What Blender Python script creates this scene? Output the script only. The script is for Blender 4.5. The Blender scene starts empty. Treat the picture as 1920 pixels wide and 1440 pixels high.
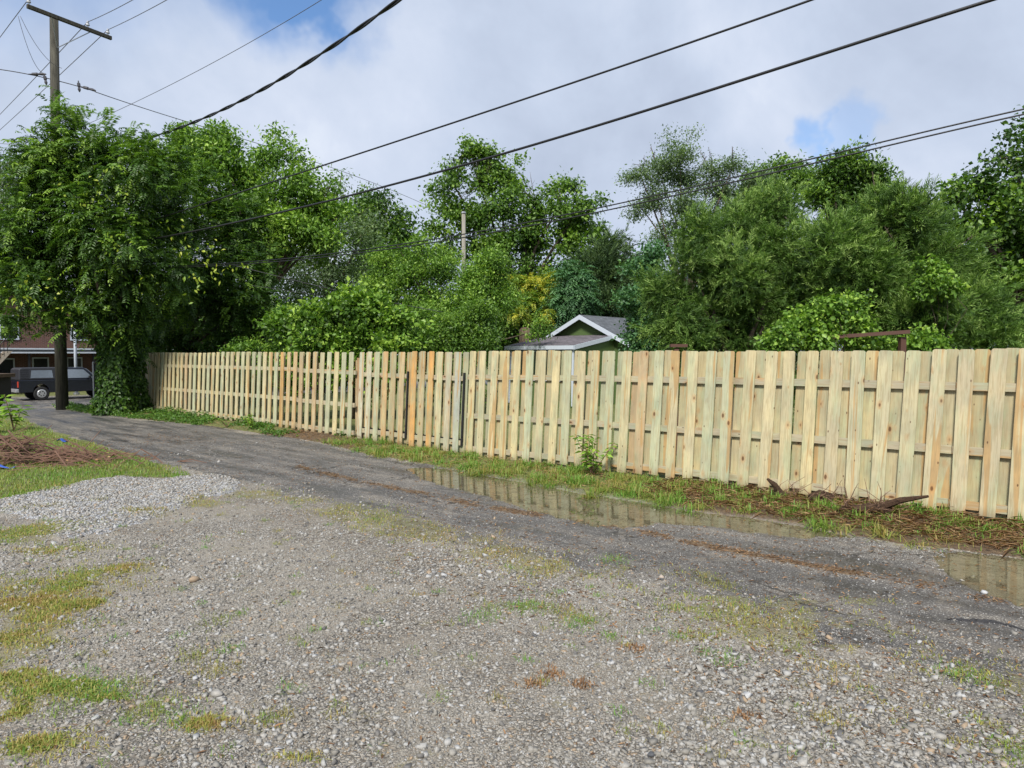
import bpy, math, random
import numpy as np
from mathutils import Vector, Matrix
rad = math.radians
rng = np.random.default_rng(7); random.seed(7)
scene = bpy.context.scene
COL = scene.collection

# ------------------------------------------------------------------ camera
F = 1290.0; PITCH = math.atan(56 / F); CAMZ = 1.78
cam = bpy.data.objects.new('camera', bpy.data.cameras.new('camera')); COL.objects.link(cam)
cam.location = (0, 0, CAMZ); cam.rotation_euler = (math.pi/2 - PITCH, 0, 0)
cam.data.sensor_width = 36; cam.data.lens = 36 * F / 1920; cam.data.clip_start = .05; cam.data.clip_end = 3000
scene.camera = cam

def ray(px, py):
    cx, cy = (px - 960) / F, (720 - py) / F
    return np.array((cx, math.cos(PITCH) + cy*math.sin(PITCH), -math.sin(PITCH) + cy*math.cos(PITCH)))
def P(px, py, Y):
    d = ray(px, py); return np.array((0, 0, CAMZ)) + d * (Y / d[1])
def G(px, py, z=0.0):
    d = ray(px, py); return np.array((0, 0, CAMZ)) + d * ((z - CAMZ) / d[2])

# ------------------------------------------------------------------ light
SUN_EL, SUN_AZ = rad(47), rad(197)      # azimuth clockwise from +Y
scene.view_settings.view_transform = 'Standard'; scene.view_settings.look = 'None'
scene.view_settings.gamma = 1; scene.view_settings.exposure = 0.75
scene.cycles.max_bounces = 6; scene.cycles.diffuse_bounces = 3; scene.cycles.transmission_bounces = 3; scene.cycles.caustics_reflective = False; scene.cycles.caustics_refractive = False
sun = bpy.data.objects.new('sun', bpy.data.lights.new('sun', 'SUN')); COL.objects.link(sun)
sun.data.energy = 3.0; sun.data.angle = rad(11); sun.data.color = (1, .95, .87)
sd = Vector((math.sin(SUN_AZ)*math.cos(SUN_EL), math.cos(SUN_AZ)*math.cos(SUN_EL), math.sin(SUN_EL)))
sun.rotation_euler = sd.to_track_quat('Z', 'Y').to_euler(); sun.location = (0, 0, 30)

class NT:
    """small node-tree writer"""
    def __init__(s, tree): s.t = tree; s.n = tree.nodes; s.l = tree.links
    def new(s, typ, inp=None, **kw):
        nd = s.n.new(typ)
        for k, v in kw.items(): setattr(nd, k, v)
        for k, v in (inp or {}).items(): s.put(nd.inputs[k], v)
        return nd
    def put(s, sock, v):
        if isinstance(v, bpy.types.NodeSocket): s.l.new(v, sock)
        elif isinstance(v, bpy.types.Node): s.l.new(v.outputs[0], sock)
        else: sock.default_value = v
    def math(s, op, a, b=0.0, c=0.0, clamp=False):
        nd = s.n.new('ShaderNodeMath'); nd.operation = op; nd.use_clamp = clamp
        s.put(nd.inputs[0], a); s.put(nd.inputs[1], b); s.put(nd.inputs[2], c); return nd.outputs[0]
    def vec(s, op, a, b=(0, 0, 0)):
        nd = s.n.new('ShaderNodeVectorMath'); nd.operation = op
        s.put(nd.inputs[0], a); s.put(nd.inputs[1], b); return nd
    def mix(s, fac, a, b, blend='MIX'):
        nd = s.n.new('ShaderNodeMix'); nd.data_type = 'RGBA'; nd.blend_type = blend
        s.put(nd.inputs[0], fac); s.put(nd.inputs[6], a); s.put(nd.inputs[7], b); return nd.outputs[2]
    def ramp(s, fac, stops, interp='LINEAR'):
        nd = s.n.new('ShaderNodeValToRGB'); nd.color_ramp.interpolation = interp
        e = nd.color_ramp.elements
        while len(e) < len(stops): e.new(.5)
        for i, (p, c) in enumerate(stops):
            e[i].position = p; e[i].color = (c, c, c, 1) if not hasattr(c, '__len__') else (*c, 1)
        s.put(nd.inputs[0], fac); return nd.outputs[0]
    def sstep(s, v, a, b):
        nd = s.n.new('ShaderNodeMapRange'); nd.interpolation_type = 'SMOOTHSTEP'
        s.put(nd.inputs[0], v); nd.inputs[1].default_value = a; nd.inputs[2].default_value = b; return nd.outputs[0]
    def noise(s, vec, scale, detail=4, rough=.55, dist=0):
        nd = s.new('ShaderNodeTexNoise', {'Scale': scale, 'Detail': detail, 'Roughness': rough, 'Distortion': dist})
        if vec is not None: s.put(nd.inputs['Vector'], vec)
        return nd.outputs[0]

world = bpy.data.worlds.new("World"); scene.world = world; world.use_nodes = True
w = NT(world.node_tree); w.n.clear()
sky = w.new('ShaderNodeTexSky', sky_type='NISHITA', sun_disc=False, sun_elevation=SUN_EL, sun_rotation=SUN_AZ, dust_density=1.0)
co = w.new('ShaderNodeTexCoord').outputs['Generated']
nrm = w.vec('NORMALIZE', co).outputs[0]
warp = w.new('ShaderNodeTexNoise', {'Vector': nrm, 'Scale': 5.0, 'Detail': 5.0, 'Roughness': .6})
warpv = w.vec('SCALE', w.vec('SUBTRACT', warp.outputs[1], (.5, .5, .5)).outputs[0]); warpv.inputs['Scale'].default_value = .20
wp = w.vec('ADD', nrm, warpv.outputs[0]).outputs[0]
hole = None
for (hx, hy, hr, wt) in ((560, 0, .062, 1.0), (520, -100, .13, 1.0), (1590, 245, .040, .4), (1535, 262, .032, .7), (60, -500, .3, .8), (2500, 150, .2, .8)):
    d = ray(hx, hy); d = d / np.linalg.norm(d)
    dist = w.vec('DISTANCE', wp, tuple(d)).outputs['Value']
    m = w.math('MULTIPLY', w.math('SUBTRACT', 1.0, w.sstep(dist, hr*.45, hr*1.1)), wt)
    hole = m if hole is None else w.math('MAXIMUM', hole, m)
n1 = w.noise(nrm, 2.6, 6, .55, .4); n2 = w.noise(nrm, 6.0, 5, .6, .2)
cl = w.math('ADD', w.math('MULTIPLY', n1, .7), w.math('MULTIPLY', n2, .3))
K = .56
cloud = w.ramp(cl, [(.34, (.52*K, .60*K, .76*K)), (.48, (.63*K, .72*K, .89*K)), (.58, (.73*K, .81*K, .97*K)), (.70, (.94*K, 1.0*K, 1.10*K))])
skyc = w.new('ShaderNodeVectorMath', operation='MULTIPLY'); w.put(skyc.inputs[0], sky.outputs[0]); skyc.inputs[1].default_value = (1.0, 1.25, 1.5)
bg1 = w.new('ShaderNodeBackground', {'Color': skyc.outputs[0], 'Strength': .075})
bg2 = w.new('ShaderNodeBackground', {'Color': cloud, 'Strength': 1.0})
mixs = w.new('ShaderNodeMixShader', {0: hole, 1: bg2.outputs[0], 2: bg1.outputs[0]})
w.new('ShaderNodeOutputWorld', {'Surface': mixs.outputs[0]})

# ------------------------------------------------------------------ helpers
def tag(o, label=None, cat=None, group=None, kind=None):
    if label: o['label'] = label
    if cat: o['category'] = cat
    if group: o['group'] = group
    if kind: o['kind'] = kind
    return o
def empty(name, loc=(0, 0, 0), rz=0, **kw):
    o = bpy.data.objects.new(name, None); COL.objects.link(o); o.location = loc; o.rotation_euler = (0, 0, rz); o.empty_display_size = .1
    return tag(o, **kw)
def link(name, me, mat, parent=None, loc=None):
    o = bpy.data.objects.new(name, me); COL.objects.link(o)
    if mat and not me.materials: me.materials.append(mat)
    if parent: o.parent = parent
    if loc is not None: o.location = loc
    return o
def np_mesh(name, V, Fc, attrs=None, smooth=False):
    """V (n,3); Fc (m,k) all faces with k corners, or list of such arrays"""
    me = bpy.data.meshes.new(name)
    Fs = Fc if isinstance(Fc, list) else [Fc]
    Fs = [f for f in Fs if len(f)]
    V = np.asarray(V, dtype=np.float32)
    me.vertices.add(len(V)); me.vertices.foreach_set('co', V.ravel())
    loops = np.concatenate([f.ravel() for f in Fs]).astype(np.int32)
    tot = np.concatenate([np.full(len(f), f.shape[1]) for f in Fs])
    start = np.concatenate([[0], np.cumsum(tot)[:-1]]).astype(np.int32)
    me.loops.add(len(loops)); me.loops.foreach_set('vertex_index', loops)
    me.polygons.add(len(tot)); me.polygons.foreach_set('loop_start', start)
    if smooth: me.polygons.foreach_set('use_smooth', np.ones(len(tot), dtype=bool))
    for k, a in (attrs or {}).items():
        a = np.asarray(a, dtype=np.float32)
        at = me.attributes.new(k, 'FLOAT', 'POINT'); at.data.foreach_set('value', a.ravel())
    me.update(calc_edges=True)
    return me
class MB:
    """mesh builder: boxes, tubes, prisms collected into one mesh"""
    def __init__(s): s.v = []; s.f = []
    def add(s, V, Fc):
        b = len(s.v); s.v += [tuple(map(float, p)) for p in V]; s.f += [tuple(i + b for i in f) for f in Fc]; return s
    def box(s, c, size, M=None):
        x, y, z = (k / 2 for k in size)
        V = [Vector((sx*x, sy*y, sz*z)) for sx in (-1, 1) for sy in (-1, 1) for sz in (-1, 1)]
        if M is not None: V = [M @ p for p in V]
        V = [p + Vector(c) for p in V]
        return s.add(V, [(0, 1, 3, 2), (4, 6, 7, 5), (0, 4, 5, 1), (2, 3, 7, 6), (0, 2, 6, 4), (1, 5, 7, 3)])
    def tube(s, pts, rr, n=8, cap=True):
        pts = [Vector(map(float, p)) for p in pts]
        if not hasattr(rr, '__len__'): rr = [rr] * len(pts)
        V = []; up = Vector((0, 0, 1)); pa = None
        for i, p in enumerate(pts):
            t = (pts[min(i+1, len(pts)-1)] - pts[max(i-1, 0)]).normalized()
            if pa is None: pa = t.orthogonal().normalized()
            pa = (pa - t * pa.dot(t)).normalized(); pb = t.cross(pa)
            for k in range(n):
                a = 2*math.pi*k/n; V.append(p + (pa*math.cos(a) + pb*math.sin(a)) * rr[i])
        Fc = [(i*n+k, i*n+(k+1) % n, (i+1)*n+(k+1) % n, (i+1)*n+k) for i in range(len(pts)-1) for k in range(n)]
        if cap: Fc += [tuple(range(n))[::-1], tuple((len(pts)-1)*n + k for k in range(n))]
        return s.add(V, Fc)
    def prism(s, poly, axis_from, axis_to, plane):
        """poly list of (u,v); plane(u,v,w) -> point; w from axis_from to axis_to"""
        n = len(poly)
        V = [plane(u, v, axis_from) for u, v in poly] + [plane(u, v, axis_to) for u, v in poly]
        return s.add(V, [tuple(range(n))[::-1], tuple(range(n, 2*n))] + [(i, (i+1) % n, n+(i+1) % n, n+i) for i in range(n)])
    def build(s, name, mat, parent=None, smooth=False, bevel=0):
        me = bpy.data.meshes.new(name); me.from_pydata(s.v, [], s.f); me.update()
        if smooth: me.polygons.foreach_set('use_smooth', [True]*len(me.polygons))
        o = link(name, me, mat, parent)
        if bevel:
            b = o.modifiers.new('bevel', 'BEVEL'); b.width = bevel; b.segments = 2; b.limit_method = 'ANGLE'
        return o

def hash2(ix, iy, seed):
    h = (ix.astype(np.int64)*374761393 + iy.astype(np.int64)*668265263 + seed*1442695041) & 0xffffffff
    h = ((h ^ (h >> 13))*1274126177) & 0xffffffff
    return ((h ^ (h >> 16)) & 0xffff) / 65535.0
def vnoise(x, y, scale, seed=0, octaves=3):
    x = np.asarray(x, float)*scale; y = np.asarray(y, float)*scale; out = 0; amp = 1; tot = 0
    for o in range(octaves):
        ix, iy = np.floor(x), np.floor(y); fx, fy = x-ix, y-iy
        fx = fx*fx*(3-2*fx); fy = fy*fy*(3-2*fy)
        a = hash2(ix, iy, seed+o); b = hash2(ix+1, iy, seed+o); c = hash2(ix, iy+1, seed+o); d = hash2(ix+1, iy+1, seed+o)
        out = out + amp*((a*(1-fx)+b*fx)*(1-fy) + (c*(1-fx)+d*fx)*fy); tot += amp
        x = x*2.03; y = y*2.03; amp *= .5
    return out/tot
def sm(v, a, b):
    t = np.clip((v-a)/(b-a), 0, 1); return t*t*(3-2*t)
def poly_sd(x, y, poly):
    """signed distance, positive inside"""
    x = np.asarray(x, float); y = np.asarray(y, float)
    ins = np.zeros(x.shape, bool); dm = np.full(x.shape, 1e9)
    n = len(poly)
    for i in range(n):
        x1, y1 = poly[i][:2]; x2, y2 = poly[(i+1) % n][:2]
        dx, dy = x2-x1, y2-y1
        t = np.clip(((x-x1)*dx+(y-y1)*dy)/(dx*dx+dy*dy+1e-12), 0, 1)
        dm = np.minimum(dm, (x-x1-t*dx)**2+(y-y1-t*dy)**2)
        if y1 != y2:
            c = ((y1 > y) != (y2 > y)) & (x < (x2-x1)*(y-y1)/(y2-y1)+x1); ins ^= c
    return np.where(ins, 1, -1)*np.sqrt(dm)
def line_d(x, y, pts):
    dm = np.full(np.shape(x), 1e9)
    for i in range(len(pts)-1):
        x1, y1 = pts[i][:2]; x2, y2 = pts[i+1][:2]; dx, dy = x2-x1, y2-y1
        t = np.clip(((x-x1)*dx+(y-y1)*dy)/(dx*dx+dy*dy+1e-12), 0, 1)
        dm = np.minimum(dm, (x-x1-t*dx)**2+(y-y1-t*dy)**2)
    return np.sqrt(dm)

# ------------------------------------------------------------------ materials
def newmat(name):
    m = bpy.data.materials.new(name); m.use_nodes = True; t = NT(m.node_tree); t.n.clear()
    return m, t
def out(t, sh, disp=None):
    t.new('ShaderNodeOutputMaterial', {'Surface': sh})
def plain(name, colr, rough=.6, metal=0, var=.25, scale=8, bump=.0, spec=.5):
    m, t = newmat(name); oc = t.new('ShaderNodeTexCoord').outputs['Object']
    n = t.noise(oc, scale, 5, .6)
    c = t.mix(n, tuple(k*(1-var) for k in colr)+(1,), tuple(min(1, k*(1+var)) for k in colr)+(1,))
    b = t.new('ShaderNodeBsdfPrincipled', {'Base Color': c, 'Roughness': rough, 'Metallic': metal, 'Specular IOR Level': spec})
    if bump:
        bp = t.new('ShaderNodeBump', {'Height': n, 'Strength': bump, 'Distance': .02}); t.put(b.inputs['Normal'], bp.outputs[0])
    out(t, b.outputs[0]); return m

def leaf_mat(name, c0, c1, c2, rough=.45, trans=.28):
    m, t = newmat(name)
    a = t.new('ShaderNodeAttribute', attribute_name='tone').outputs['Fac']
    c = t.ramp(a, [(0, c0), (.5, c1), (1, c2)])
    b = t.new('ShaderNodeBsdfPrincipled', {'Base Color': c, 'Roughness': rough, 'Specular IOR Level': .38})
    tc = t.mix(1.0, c, (1.35, 1.5, .55, 1), 'MULTIPLY')
    tr = t.new('ShaderNodeBsdfTranslucent', {'Color': tc})
    out(t, t.new('ShaderNodeMixShader', {0: trans, 1: b.outputs[0], 2: tr.outputs[0]}).outputs[0]); return m

def wood_mat():
    m, t = newmat('pine_boards')
    tc = t.new('ShaderNodeTexCoord').outputs['Object']; oi = t.new('ShaderNodeObjectInfo')
    off = t.new('ShaderNodeCombineXYZ', {0: t.math('MULTIPLY', oi.outputs['Random'], 37.0), 2: t.math('MULTIPLY', oi.outputs['Random'], 91.0)})
    p = t.vec('ADD', tc, off.outputs[0]).outputs[0]
    base = oi.outputs['Color']
    # knots
    kp = t.vec('MULTIPLY', p, (8.0, 3.0, 4.2)).outputs[0]
    vo = t.new('ShaderNodeTexVoronoi', {'Vector': kp, 'Scale': 1.0, 'Randomness': 1.0}, feature='F1')
    kd = vo.outputs['Distance']
    kr = t.new('ShaderNodeSeparateColor', {0: vo.outputs['Color']})
    sel = t.math('GREATER_THAN', kr.outputs[0], .30)
    size = t.math('MULTIPLY_ADD', kr.outputs[1], .10, .05)
    knot = t.math('MULTIPLY', t.math('SUBTRACT', 1.0, t.sstep(t.math('DIVIDE', kd, size), .55, 1.15)), sel)
    halo = t.math('MULTIPLY', t.math('SUBTRACT', 1.0, t.sstep(t.math('DIVIDE', kd, size), 1.0, 2.6)), sel)
    # grain bends round the knots
    gp = t.vec('MULTIPLY', p, (1.0, 1.0, .055)).outputs[0]
    gw = t.new('ShaderNodeCombineXYZ', {0: t.math('MULTIPLY', halo, .02)})
    gp2 = t.vec('ADD', gp, gw.outputs[0]).outputs[0]
    g1 = t.noise(gp2, 75, 4, .6, .7); g2 = t.noise(gp2, 14, 3, .5, 1.2)
    heart = t.sstep(t.noise(t.vec('MULTIPLY', p, (9, 4, .5)).outputs[0], 1.0, 2, .5, .6), .59, .63)
    green = t.sstep(t.noise(t.vec('MULTIPLY', p, (5, 4, 1.3)).outputs[0], 1.3, 4, .6), .42, .66)
    c = t.mix(t.math('MULTIPLY', green, .5), base, (.37, .46, .29, 1))
    c = t.mix(t.math('MULTIPLY', heart, .72), c, (.50, .29, .105, 1))
    c = t.mix(t.math('MULTIPLY', t.sstep(g1, .42, .66), .50), c, (.34, .25, .13, 1))
    c = t.mix(t.math('MULTIPLY', t.sstep(g2, .5, .8), .22), c, (.78, .66, .42, 1))
    c = t.mix(t.math('MULTIPLY', halo, .38), c, (.52, .26, .09, 1))
    c = t.mix(t.math('MULTIPLY', knot, .88), c, (.13, .06, .025, 1))
    v2 = t.new('ShaderNodeTexVoronoi', {'Vector': t.vec('MULTIPLY', p, (16, 6, 7.5)).outputs[0], 'Scale': 1.0}, feature='F1')
    s2 = t.new('ShaderNodeSeparateColor', {0: v2.outputs['Color']})
    pin = t.math('MULTIPLY', t.math('SUBTRACT', 1.0, t.sstep(v2.outputs['Distance'], .07, .15)), t.math('GREATER_THAN', s2.outputs[0], .72))
    c = t.mix(t.math('MULTIPLY', pin, .85), c, (.09, .04, .018, 1))
    bl = t.sstep(t.noise(t.vec('MULTIPLY', p, (3, 3, 2)).outputs[0], 1.1, 3, .6), .3, .75)
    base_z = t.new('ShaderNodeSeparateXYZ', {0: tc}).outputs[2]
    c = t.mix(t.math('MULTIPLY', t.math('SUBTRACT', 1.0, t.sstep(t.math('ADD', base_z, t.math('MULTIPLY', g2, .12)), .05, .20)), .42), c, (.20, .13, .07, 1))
    c = t.mix(1.0, c, t.mix(bl, (.80, .81, .84, 1), (1.08, 1.05, 1.0, 1)), 'MULTIPLY')
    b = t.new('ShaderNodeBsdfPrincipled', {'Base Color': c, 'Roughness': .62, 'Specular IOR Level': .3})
    bp = t.new('ShaderNodeBump', {'Height': g1, 'Strength': .35, 'Distance': .003}); t.put(b.inputs['Normal'], bp.outputs[0])
    out(t, b.outputs[0]); return m
WOOD = wood_mat()

def bark_mat(name, c0, c1, sc=20, zs=.25):
    m, t = newmat(name); oc = t.new('ShaderNodeTexCoord').outputs['Object']
    p = t.vec('MULTIPLY', oc, (1, 1, zs)).outputs[0]; n = t.noise(p, sc, 6, .65, .5)
    c = t.ramp(n, [(.3, c0), (.7, c1)])
    b = t.new('ShaderNodeBsdfPrincipled', {'Base Color': c, 'Roughness': .85, 'Specular IOR Level': .2})
    bp = t.new('ShaderNodeBump', {'Height': n, 'Strength': .7, 'Distance': .02}); t.put(b.inputs['Normal'], bp.outputs[0])
    out(t, b.outputs[0]); return m
BARK = bark_mat('grey_brown_bark', (.035, .026, .018), (.13, .105, .08))
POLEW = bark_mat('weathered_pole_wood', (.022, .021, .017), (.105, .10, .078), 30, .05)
DEADW = bark_mat('dead_wood', (.09, .055, .035), (.30, .23, .17), 14, .2)
ROOTW = bark_mat('wet_dark_root', (.02, .012, .008), (.085, .05, .03), 40, 1)
TWIG = bark_mat('dry_twig', (.10, .055, .035), (.30, .19, .13), 30, 1)
BLACKM = plain('black_steel', (.012, .012, .013), .4)
CABLE = plain('black_cable', (.012, .012, .014), .5)
WIRE = plain('grey_wire', (.10, .10, .11), .5)
METAL = plain('galvanised_metal', (.33, .34, .36), .4, .7)
GLAZE = plain('grey_porcelain', (.42, .44, .48), .25)
WHITE = plain('white_trim_paint', (.50, .55, .62), .5, var=.08)
GREENP = plain('olive_green_wall_paint', (.075, .125, .035), .7, var=.12, scale=3)

def ground_mat():
    m, t = newmat('ground_surface')
    pos = t.new('ShaderNodeTexCoord').outputs['Object']
    A = lambda n: t.new('ShaderNodeAttribute', attribute_name=n).outputs['Fac']
    asp, pile, grass, dirt, wet, mossy = A('asphalt'), A('pile'), A('grass'), A('dirt'), A('wet'), A('mossy')
    # break the edges of every zone with noise
    e = t.math('MULTIPLY', t.math('SUBTRACT', t.noise(pos, 5, 6, .7), .5), 1.1)
    e2 = t.math('MULTIPLY', t.math('SUBTRACT', t.noise(pos, 22, 4, .7), .5), .8)
    ee = t.math('ADD', e, e2)
    soft = lambda v, lo=.4, hi=.6: t.sstep(t.math('ADD', v, ee), lo, hi)
    # --- gravel
    def cells(scale, lo, hi, gap):
        v = t.new('ShaderNodeTexVoronoi', {'Vector': pos, 'Scale': scale}, feature='F1')
        d = t.new('ShaderNodeTexVoronoi', {'Vector': pos, 'Scale': scale}, feature='DISTANCE_TO_EDGE').outputs[0]
        sc = t.new('ShaderNodeSeparateColor', {0: v.outputs['Color']})
        c = t.ramp(sc.outputs[0], [(0, lo), (.25, tuple(a*.55+b*.45 for a, b in zip(lo, hi))), (.7, tuple(a*.2+b*.8 for a, b in zip(lo, hi))), (1, hi)])
        c = t.mix(t.sstep(sc.outputs[1], .82, 1.0), c, (.34, .24, .14, 1))
        g = t.sstep(d, 0, .16)
        return t.mix(g, gap, c), t.math('MULTIPLY', t.sstep(d, 0, .35), t.math('MULTIPLY_ADD', sc.outputs[2], .7, .3)), sc.outputs[2]
    c1, h1, _ = cells(40, (.13, .12, .105), (.52, .495, .45), (.06, .052, .042, 1))
    c2, h2, _ = cells(88, (.12, .11, .09), (.50, .465, .41), (.07, .06, .048, 1))
    zone = t.noise(pos, .9, 5, .6, .6)
    big = t.sstep(zone, .42, .58)
    c3 = t.ramp(t.noise(pos, 320, 3, .7), [(.3, (.14, .128, .108)), (.7, (.50, .475, .42))])
    grav = t.mix(big, t.mix(.30, c2, c3), t.mix(.25, c1, c2)); gh = t.math('ADD', t.math('MULTIPLY', h1, big), t.math('MULTIPLY', h2, .35))
    lowf = t.noise(pos, .55, 4, .6); midf = t.noise(pos, 2.4, 5, .65, .5)
    grav = t.mix(1.0, grav, t.ramp(lowf, [(.32, (.80, .765, .71)), (.7, (1.08, 1.07, 1.05))]), 'MULTIPLY')
    mud = t.sstep(midf, .60, .72)
    grav = t.mix(t.math('MULTIPLY', mud, .5), grav, (.17, .15, .12, 1))
    ms = t.math('MULTIPLY', t.sstep(t.noise(pos, 3.4, 6, .7, .4), .56, .70), .38)
    grav = t.mix(ms, grav, (.22, .20, .07, 1))
    # --- bright stone pile
    c4, h4, _ = cells(34, (.22, .22, .23), (.58, .59, .61), (.12, .12, .12, 1))
    # --- asphalt
    av = t.new('ShaderNodeTexVoronoi', {'Vector': pos, 'Scale': 78.0}, feature='F1')
    asc = t.new('ShaderNodeSeparateColor', {0: av.outputs['Color']})
    agg = t.math('MULTIPLY', t.sstep(asc.outputs[0], .35, .9), t.math('SUBTRACT', 1.0, t.sstep(av.outputs['Distance'], .3, .6)))
    asph = t.ramp(t.noise(pos, 1.6, 6, .65), [(.3, (.072, .069, .066)), (.7, (.165, .153, .138))])
    asph = t.mix(t.math('MULTIPLY', agg, .85), asph, (.50, .485, .45, 1))
    asph = t.mix(t.math('MULTIPLY', t.sstep(t.noise(pos, 110, 4, .75), .46, .64), .7), asph, (.028, .028, .030, 1))
    al_ = t.vec('DOT_PRODUCT', pos, (.7551, -.6556, 0)).outputs['Value']; ac_ = t.vec('DOT_PRODUCT', pos, (.6556, .7551, 0)).outputs['Value']
    rv = t.new('ShaderNodeCombineXYZ', {0: t.math('MULTIPLY', al_, .35), 1: t.math('MULTIPLY', ac_, 2.4)}).outputs[0]
    rut = t.noise(rv, 1.3, 6, .65, .3)
    asph = t.mix(1.0, asph, t.ramp(rut, [(.34, (.40, .41, .44)), (.5, (.84, .83, .82)), (.66, (1.30, 1.24, 1.14))]), 'MULTIPLY')
    patchy = t.sstep(t.noise(pos, 3.1, 5, .7), .53, .66)
    asph = t.mix(t.math('MULTIPLY', patchy, .35), asph, (.26, .22, .17, 1))
    # crack lines
    cv = t.new('ShaderNodeTexVoronoi', {'Vector': t.vec('ADD', pos, t.new('ShaderNodeCombineXYZ', {0: t.math('MULTIPLY', t.noise(pos, 3, 4, .6), .8), 1: t.math('MULTIPLY', t.noise(pos, 2.3, 4, .6), .9)}).outputs[0]).outputs[0], 'Scale': .55}, feature='DISTANCE_TO_EDGE').outputs[0]
    crack = t.math('MULTIPLY', t.math('SUBTRACT', 1.0, t.sstep(cv, .004, .014)), t.sstep(t.noise(pos, .8, 2), .45, .6))
    asph = t.mix(t.math('MULTIPLY', crack, .8), asph, (.02, .018, .015, 1))
    # --- soil under the grass and litter
    soil = t.ramp(t.noise(pos, 18, 6, .7), [(.3, (.045, .028, .017)), (.5, (.12, .078, .042)), (.75, (.24, .165, .09))])
    gbase = t.ramp(t.noise(pos, 9, 6, .75), [(.28, (.07, .06, .03)), (.5, (.13, .15, .04)), (.72, (.28, .27, .09))])
    c = grav; h = t.math('MULTIPLY', gh, .016)
    a = soft(pile); c = t.mix(a, c, c4); h = t.math('ADD', t.math('MULTIPLY', h, t.math('SUBTRACT', 1.0, a)), t.math('MULTIPLY', t.math('MULTIPLY', a, h4), .02))
    a = soft(asp); c = t.mix(a, c, asph); h = t.math('ADD', t.math('MULTIPLY', h, t.math('SUBTRACT', 1.0, t.math('MULTIPLY', a, .9))), t.math('MULTIPLY', t.math('MULTIPLY', agg, a), .005)); aspm = a
    c = t.mix(t.math('MULTIPLY', t.sstep(t.math('ADD', mossy, t.math('MULTIPLY', ee, 1.5)), .45, .60), .55), c, t.mix(t.noise(pos, 6, 5, .7), (.15, .115, .06, 1), (.22, .22, .075, 1)))
    a = soft(dirt); c = t.mix(a, c, soil)
    a = soft(grass); c = t.mix(a, c, gbase)
    h = t.math('ADD', h, t.math('MULTIPLY', t.noise(pos, 45, 5, .7), .006))
    c = t.mix(t.math('MULTIPLY', t.sstep(wet, .1, .9), .55), c, (.27, .25, .21, 1))
    damp = t.math('SUBTRACT', 1.0, t.sstep(rut, .36, .56))
    r = t.math('SUBTRACT', .82, t.math('MULTIPLY', aspm, t.math('MULTIPLY_ADD', damp, .34, .08)))
    r = t.math('SUBTRACT', r, t.math('MULTIPLY', wet, .35), clamp=True)
    b = t.new('ShaderNodeBsdfPrincipled', {'Base Color': c, 'Roughness': r, 'Specular IOR Level': .5})
    bp = t.new('ShaderNodeBump', {'Height': h, 'Strength': .85, 'Distance': 1.0}); t.put(b.inputs['Normal'], bp.outputs[0])
    out(t, b.outputs[0]); return m
GROUND = ground_mat()

# ------------------------------------------------------------------ layout of the fence line and the zones of the ground
FA = np.array((-11.83, 22.06)); FD = np.array((.7551, -.6556)); FN = np.array((.6556, .7551))   # start, direction to the right, normal away
def fs(px, off=0.0):                       # distance along the fence seen at picture column px
    u = (px-960)/F; a = FA + FN*off
    return (u*a[1]-a[0])/(FD[0]-u*FD[1])
def fpt(s, off=0.0, z=0.0):
    p = FA + FD*s + FN*off; return np.array((p[0], p[1], z))
POLE = P(117, 768, 22.0)[:2]
def gz_base(x, y):
    t = (x-POLE[0])*(-.7551) + (y-POLE[1])*.6556
    return -.6*sm(t, 1.0, 10.0) - .05*np.exp(-((x+1.0)**2 + (y-12.2)**2)/14.0)
gp = lambda L: [tuple(G(*p)[:2]) for p in L]
R_EDGE = gp([(165, 775), (300, 790), (400, 800), (480, 812), (560, 822), (620, 832), (700, 850), (800, 866), (900, 885), (1000, 904), (1100, 925), (1200, 940), (1300, 958), (1400, 968), (1500, 985), (1600, 1005), (1700, 1022), (1800, 1032), (1920, 1046), (2200, 1090), (2700, 1170)])
L_EDGE = gp([(60, 795), (110, 812), (230, 845), (300, 868), (380, 888), (480, 905), (560, 925), (640, 955), (760, 988), (880, 1025), (1000, 1058), (1200, 1095), (1400, 1150), (1560, 1195), (1720, 1255), (1920, 1330), (2400, 1560)])
far = lambda p, k: (p[0]-.7551*k, p[1]+.6556*k)
ALLEY = [far(R_EDGE[0], 12), *R_EDGE, *L_EDGE[::-1], far(L_EDGE[0], 9)]
LAWN = gp([(-900, 800), (-300, 760), (40, 776), (75, 800), (115, 815), (230, 848), (320, 873), (370, 890), (330, 897), (230, 893), (150, 905), (90, 920), (0, 942), (-500, 1010), (-1400, 1100)])
PILE = gp([(0, 935), (100, 914), (215, 893), (300, 900), (330, 893), (410, 890), (450, 905), (430, 925), (350, 948), (300, 968), (240, 985), (190, 1000), (130, 1010), (100, 985), (30, 970), (0, 968), (-300, 1010), (-300, 960)])
PUD = [gp([(760, 872), (850, 872), (930, 886), (1040, 905), (1150, 927), (1290, 955), (1400, 966), (1510, 984), (1590, 1003), (1500, 1006), (1400, 995), (1310, 982), (1230, 976), (1170, 990), (1080, 975), (1000, 955), (930, 935), (860, 912), (790, 893)]),
       gp([(1745, 1045), (1830, 1036), (1925, 1046), (2200, 1095), (2300, 1190), (2100, 1180), (1945, 1142), (1850, 1112), (1780, 1078)])]
STREET_A = POLE + np.array((-.7551, .6556))*9.0
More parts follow.
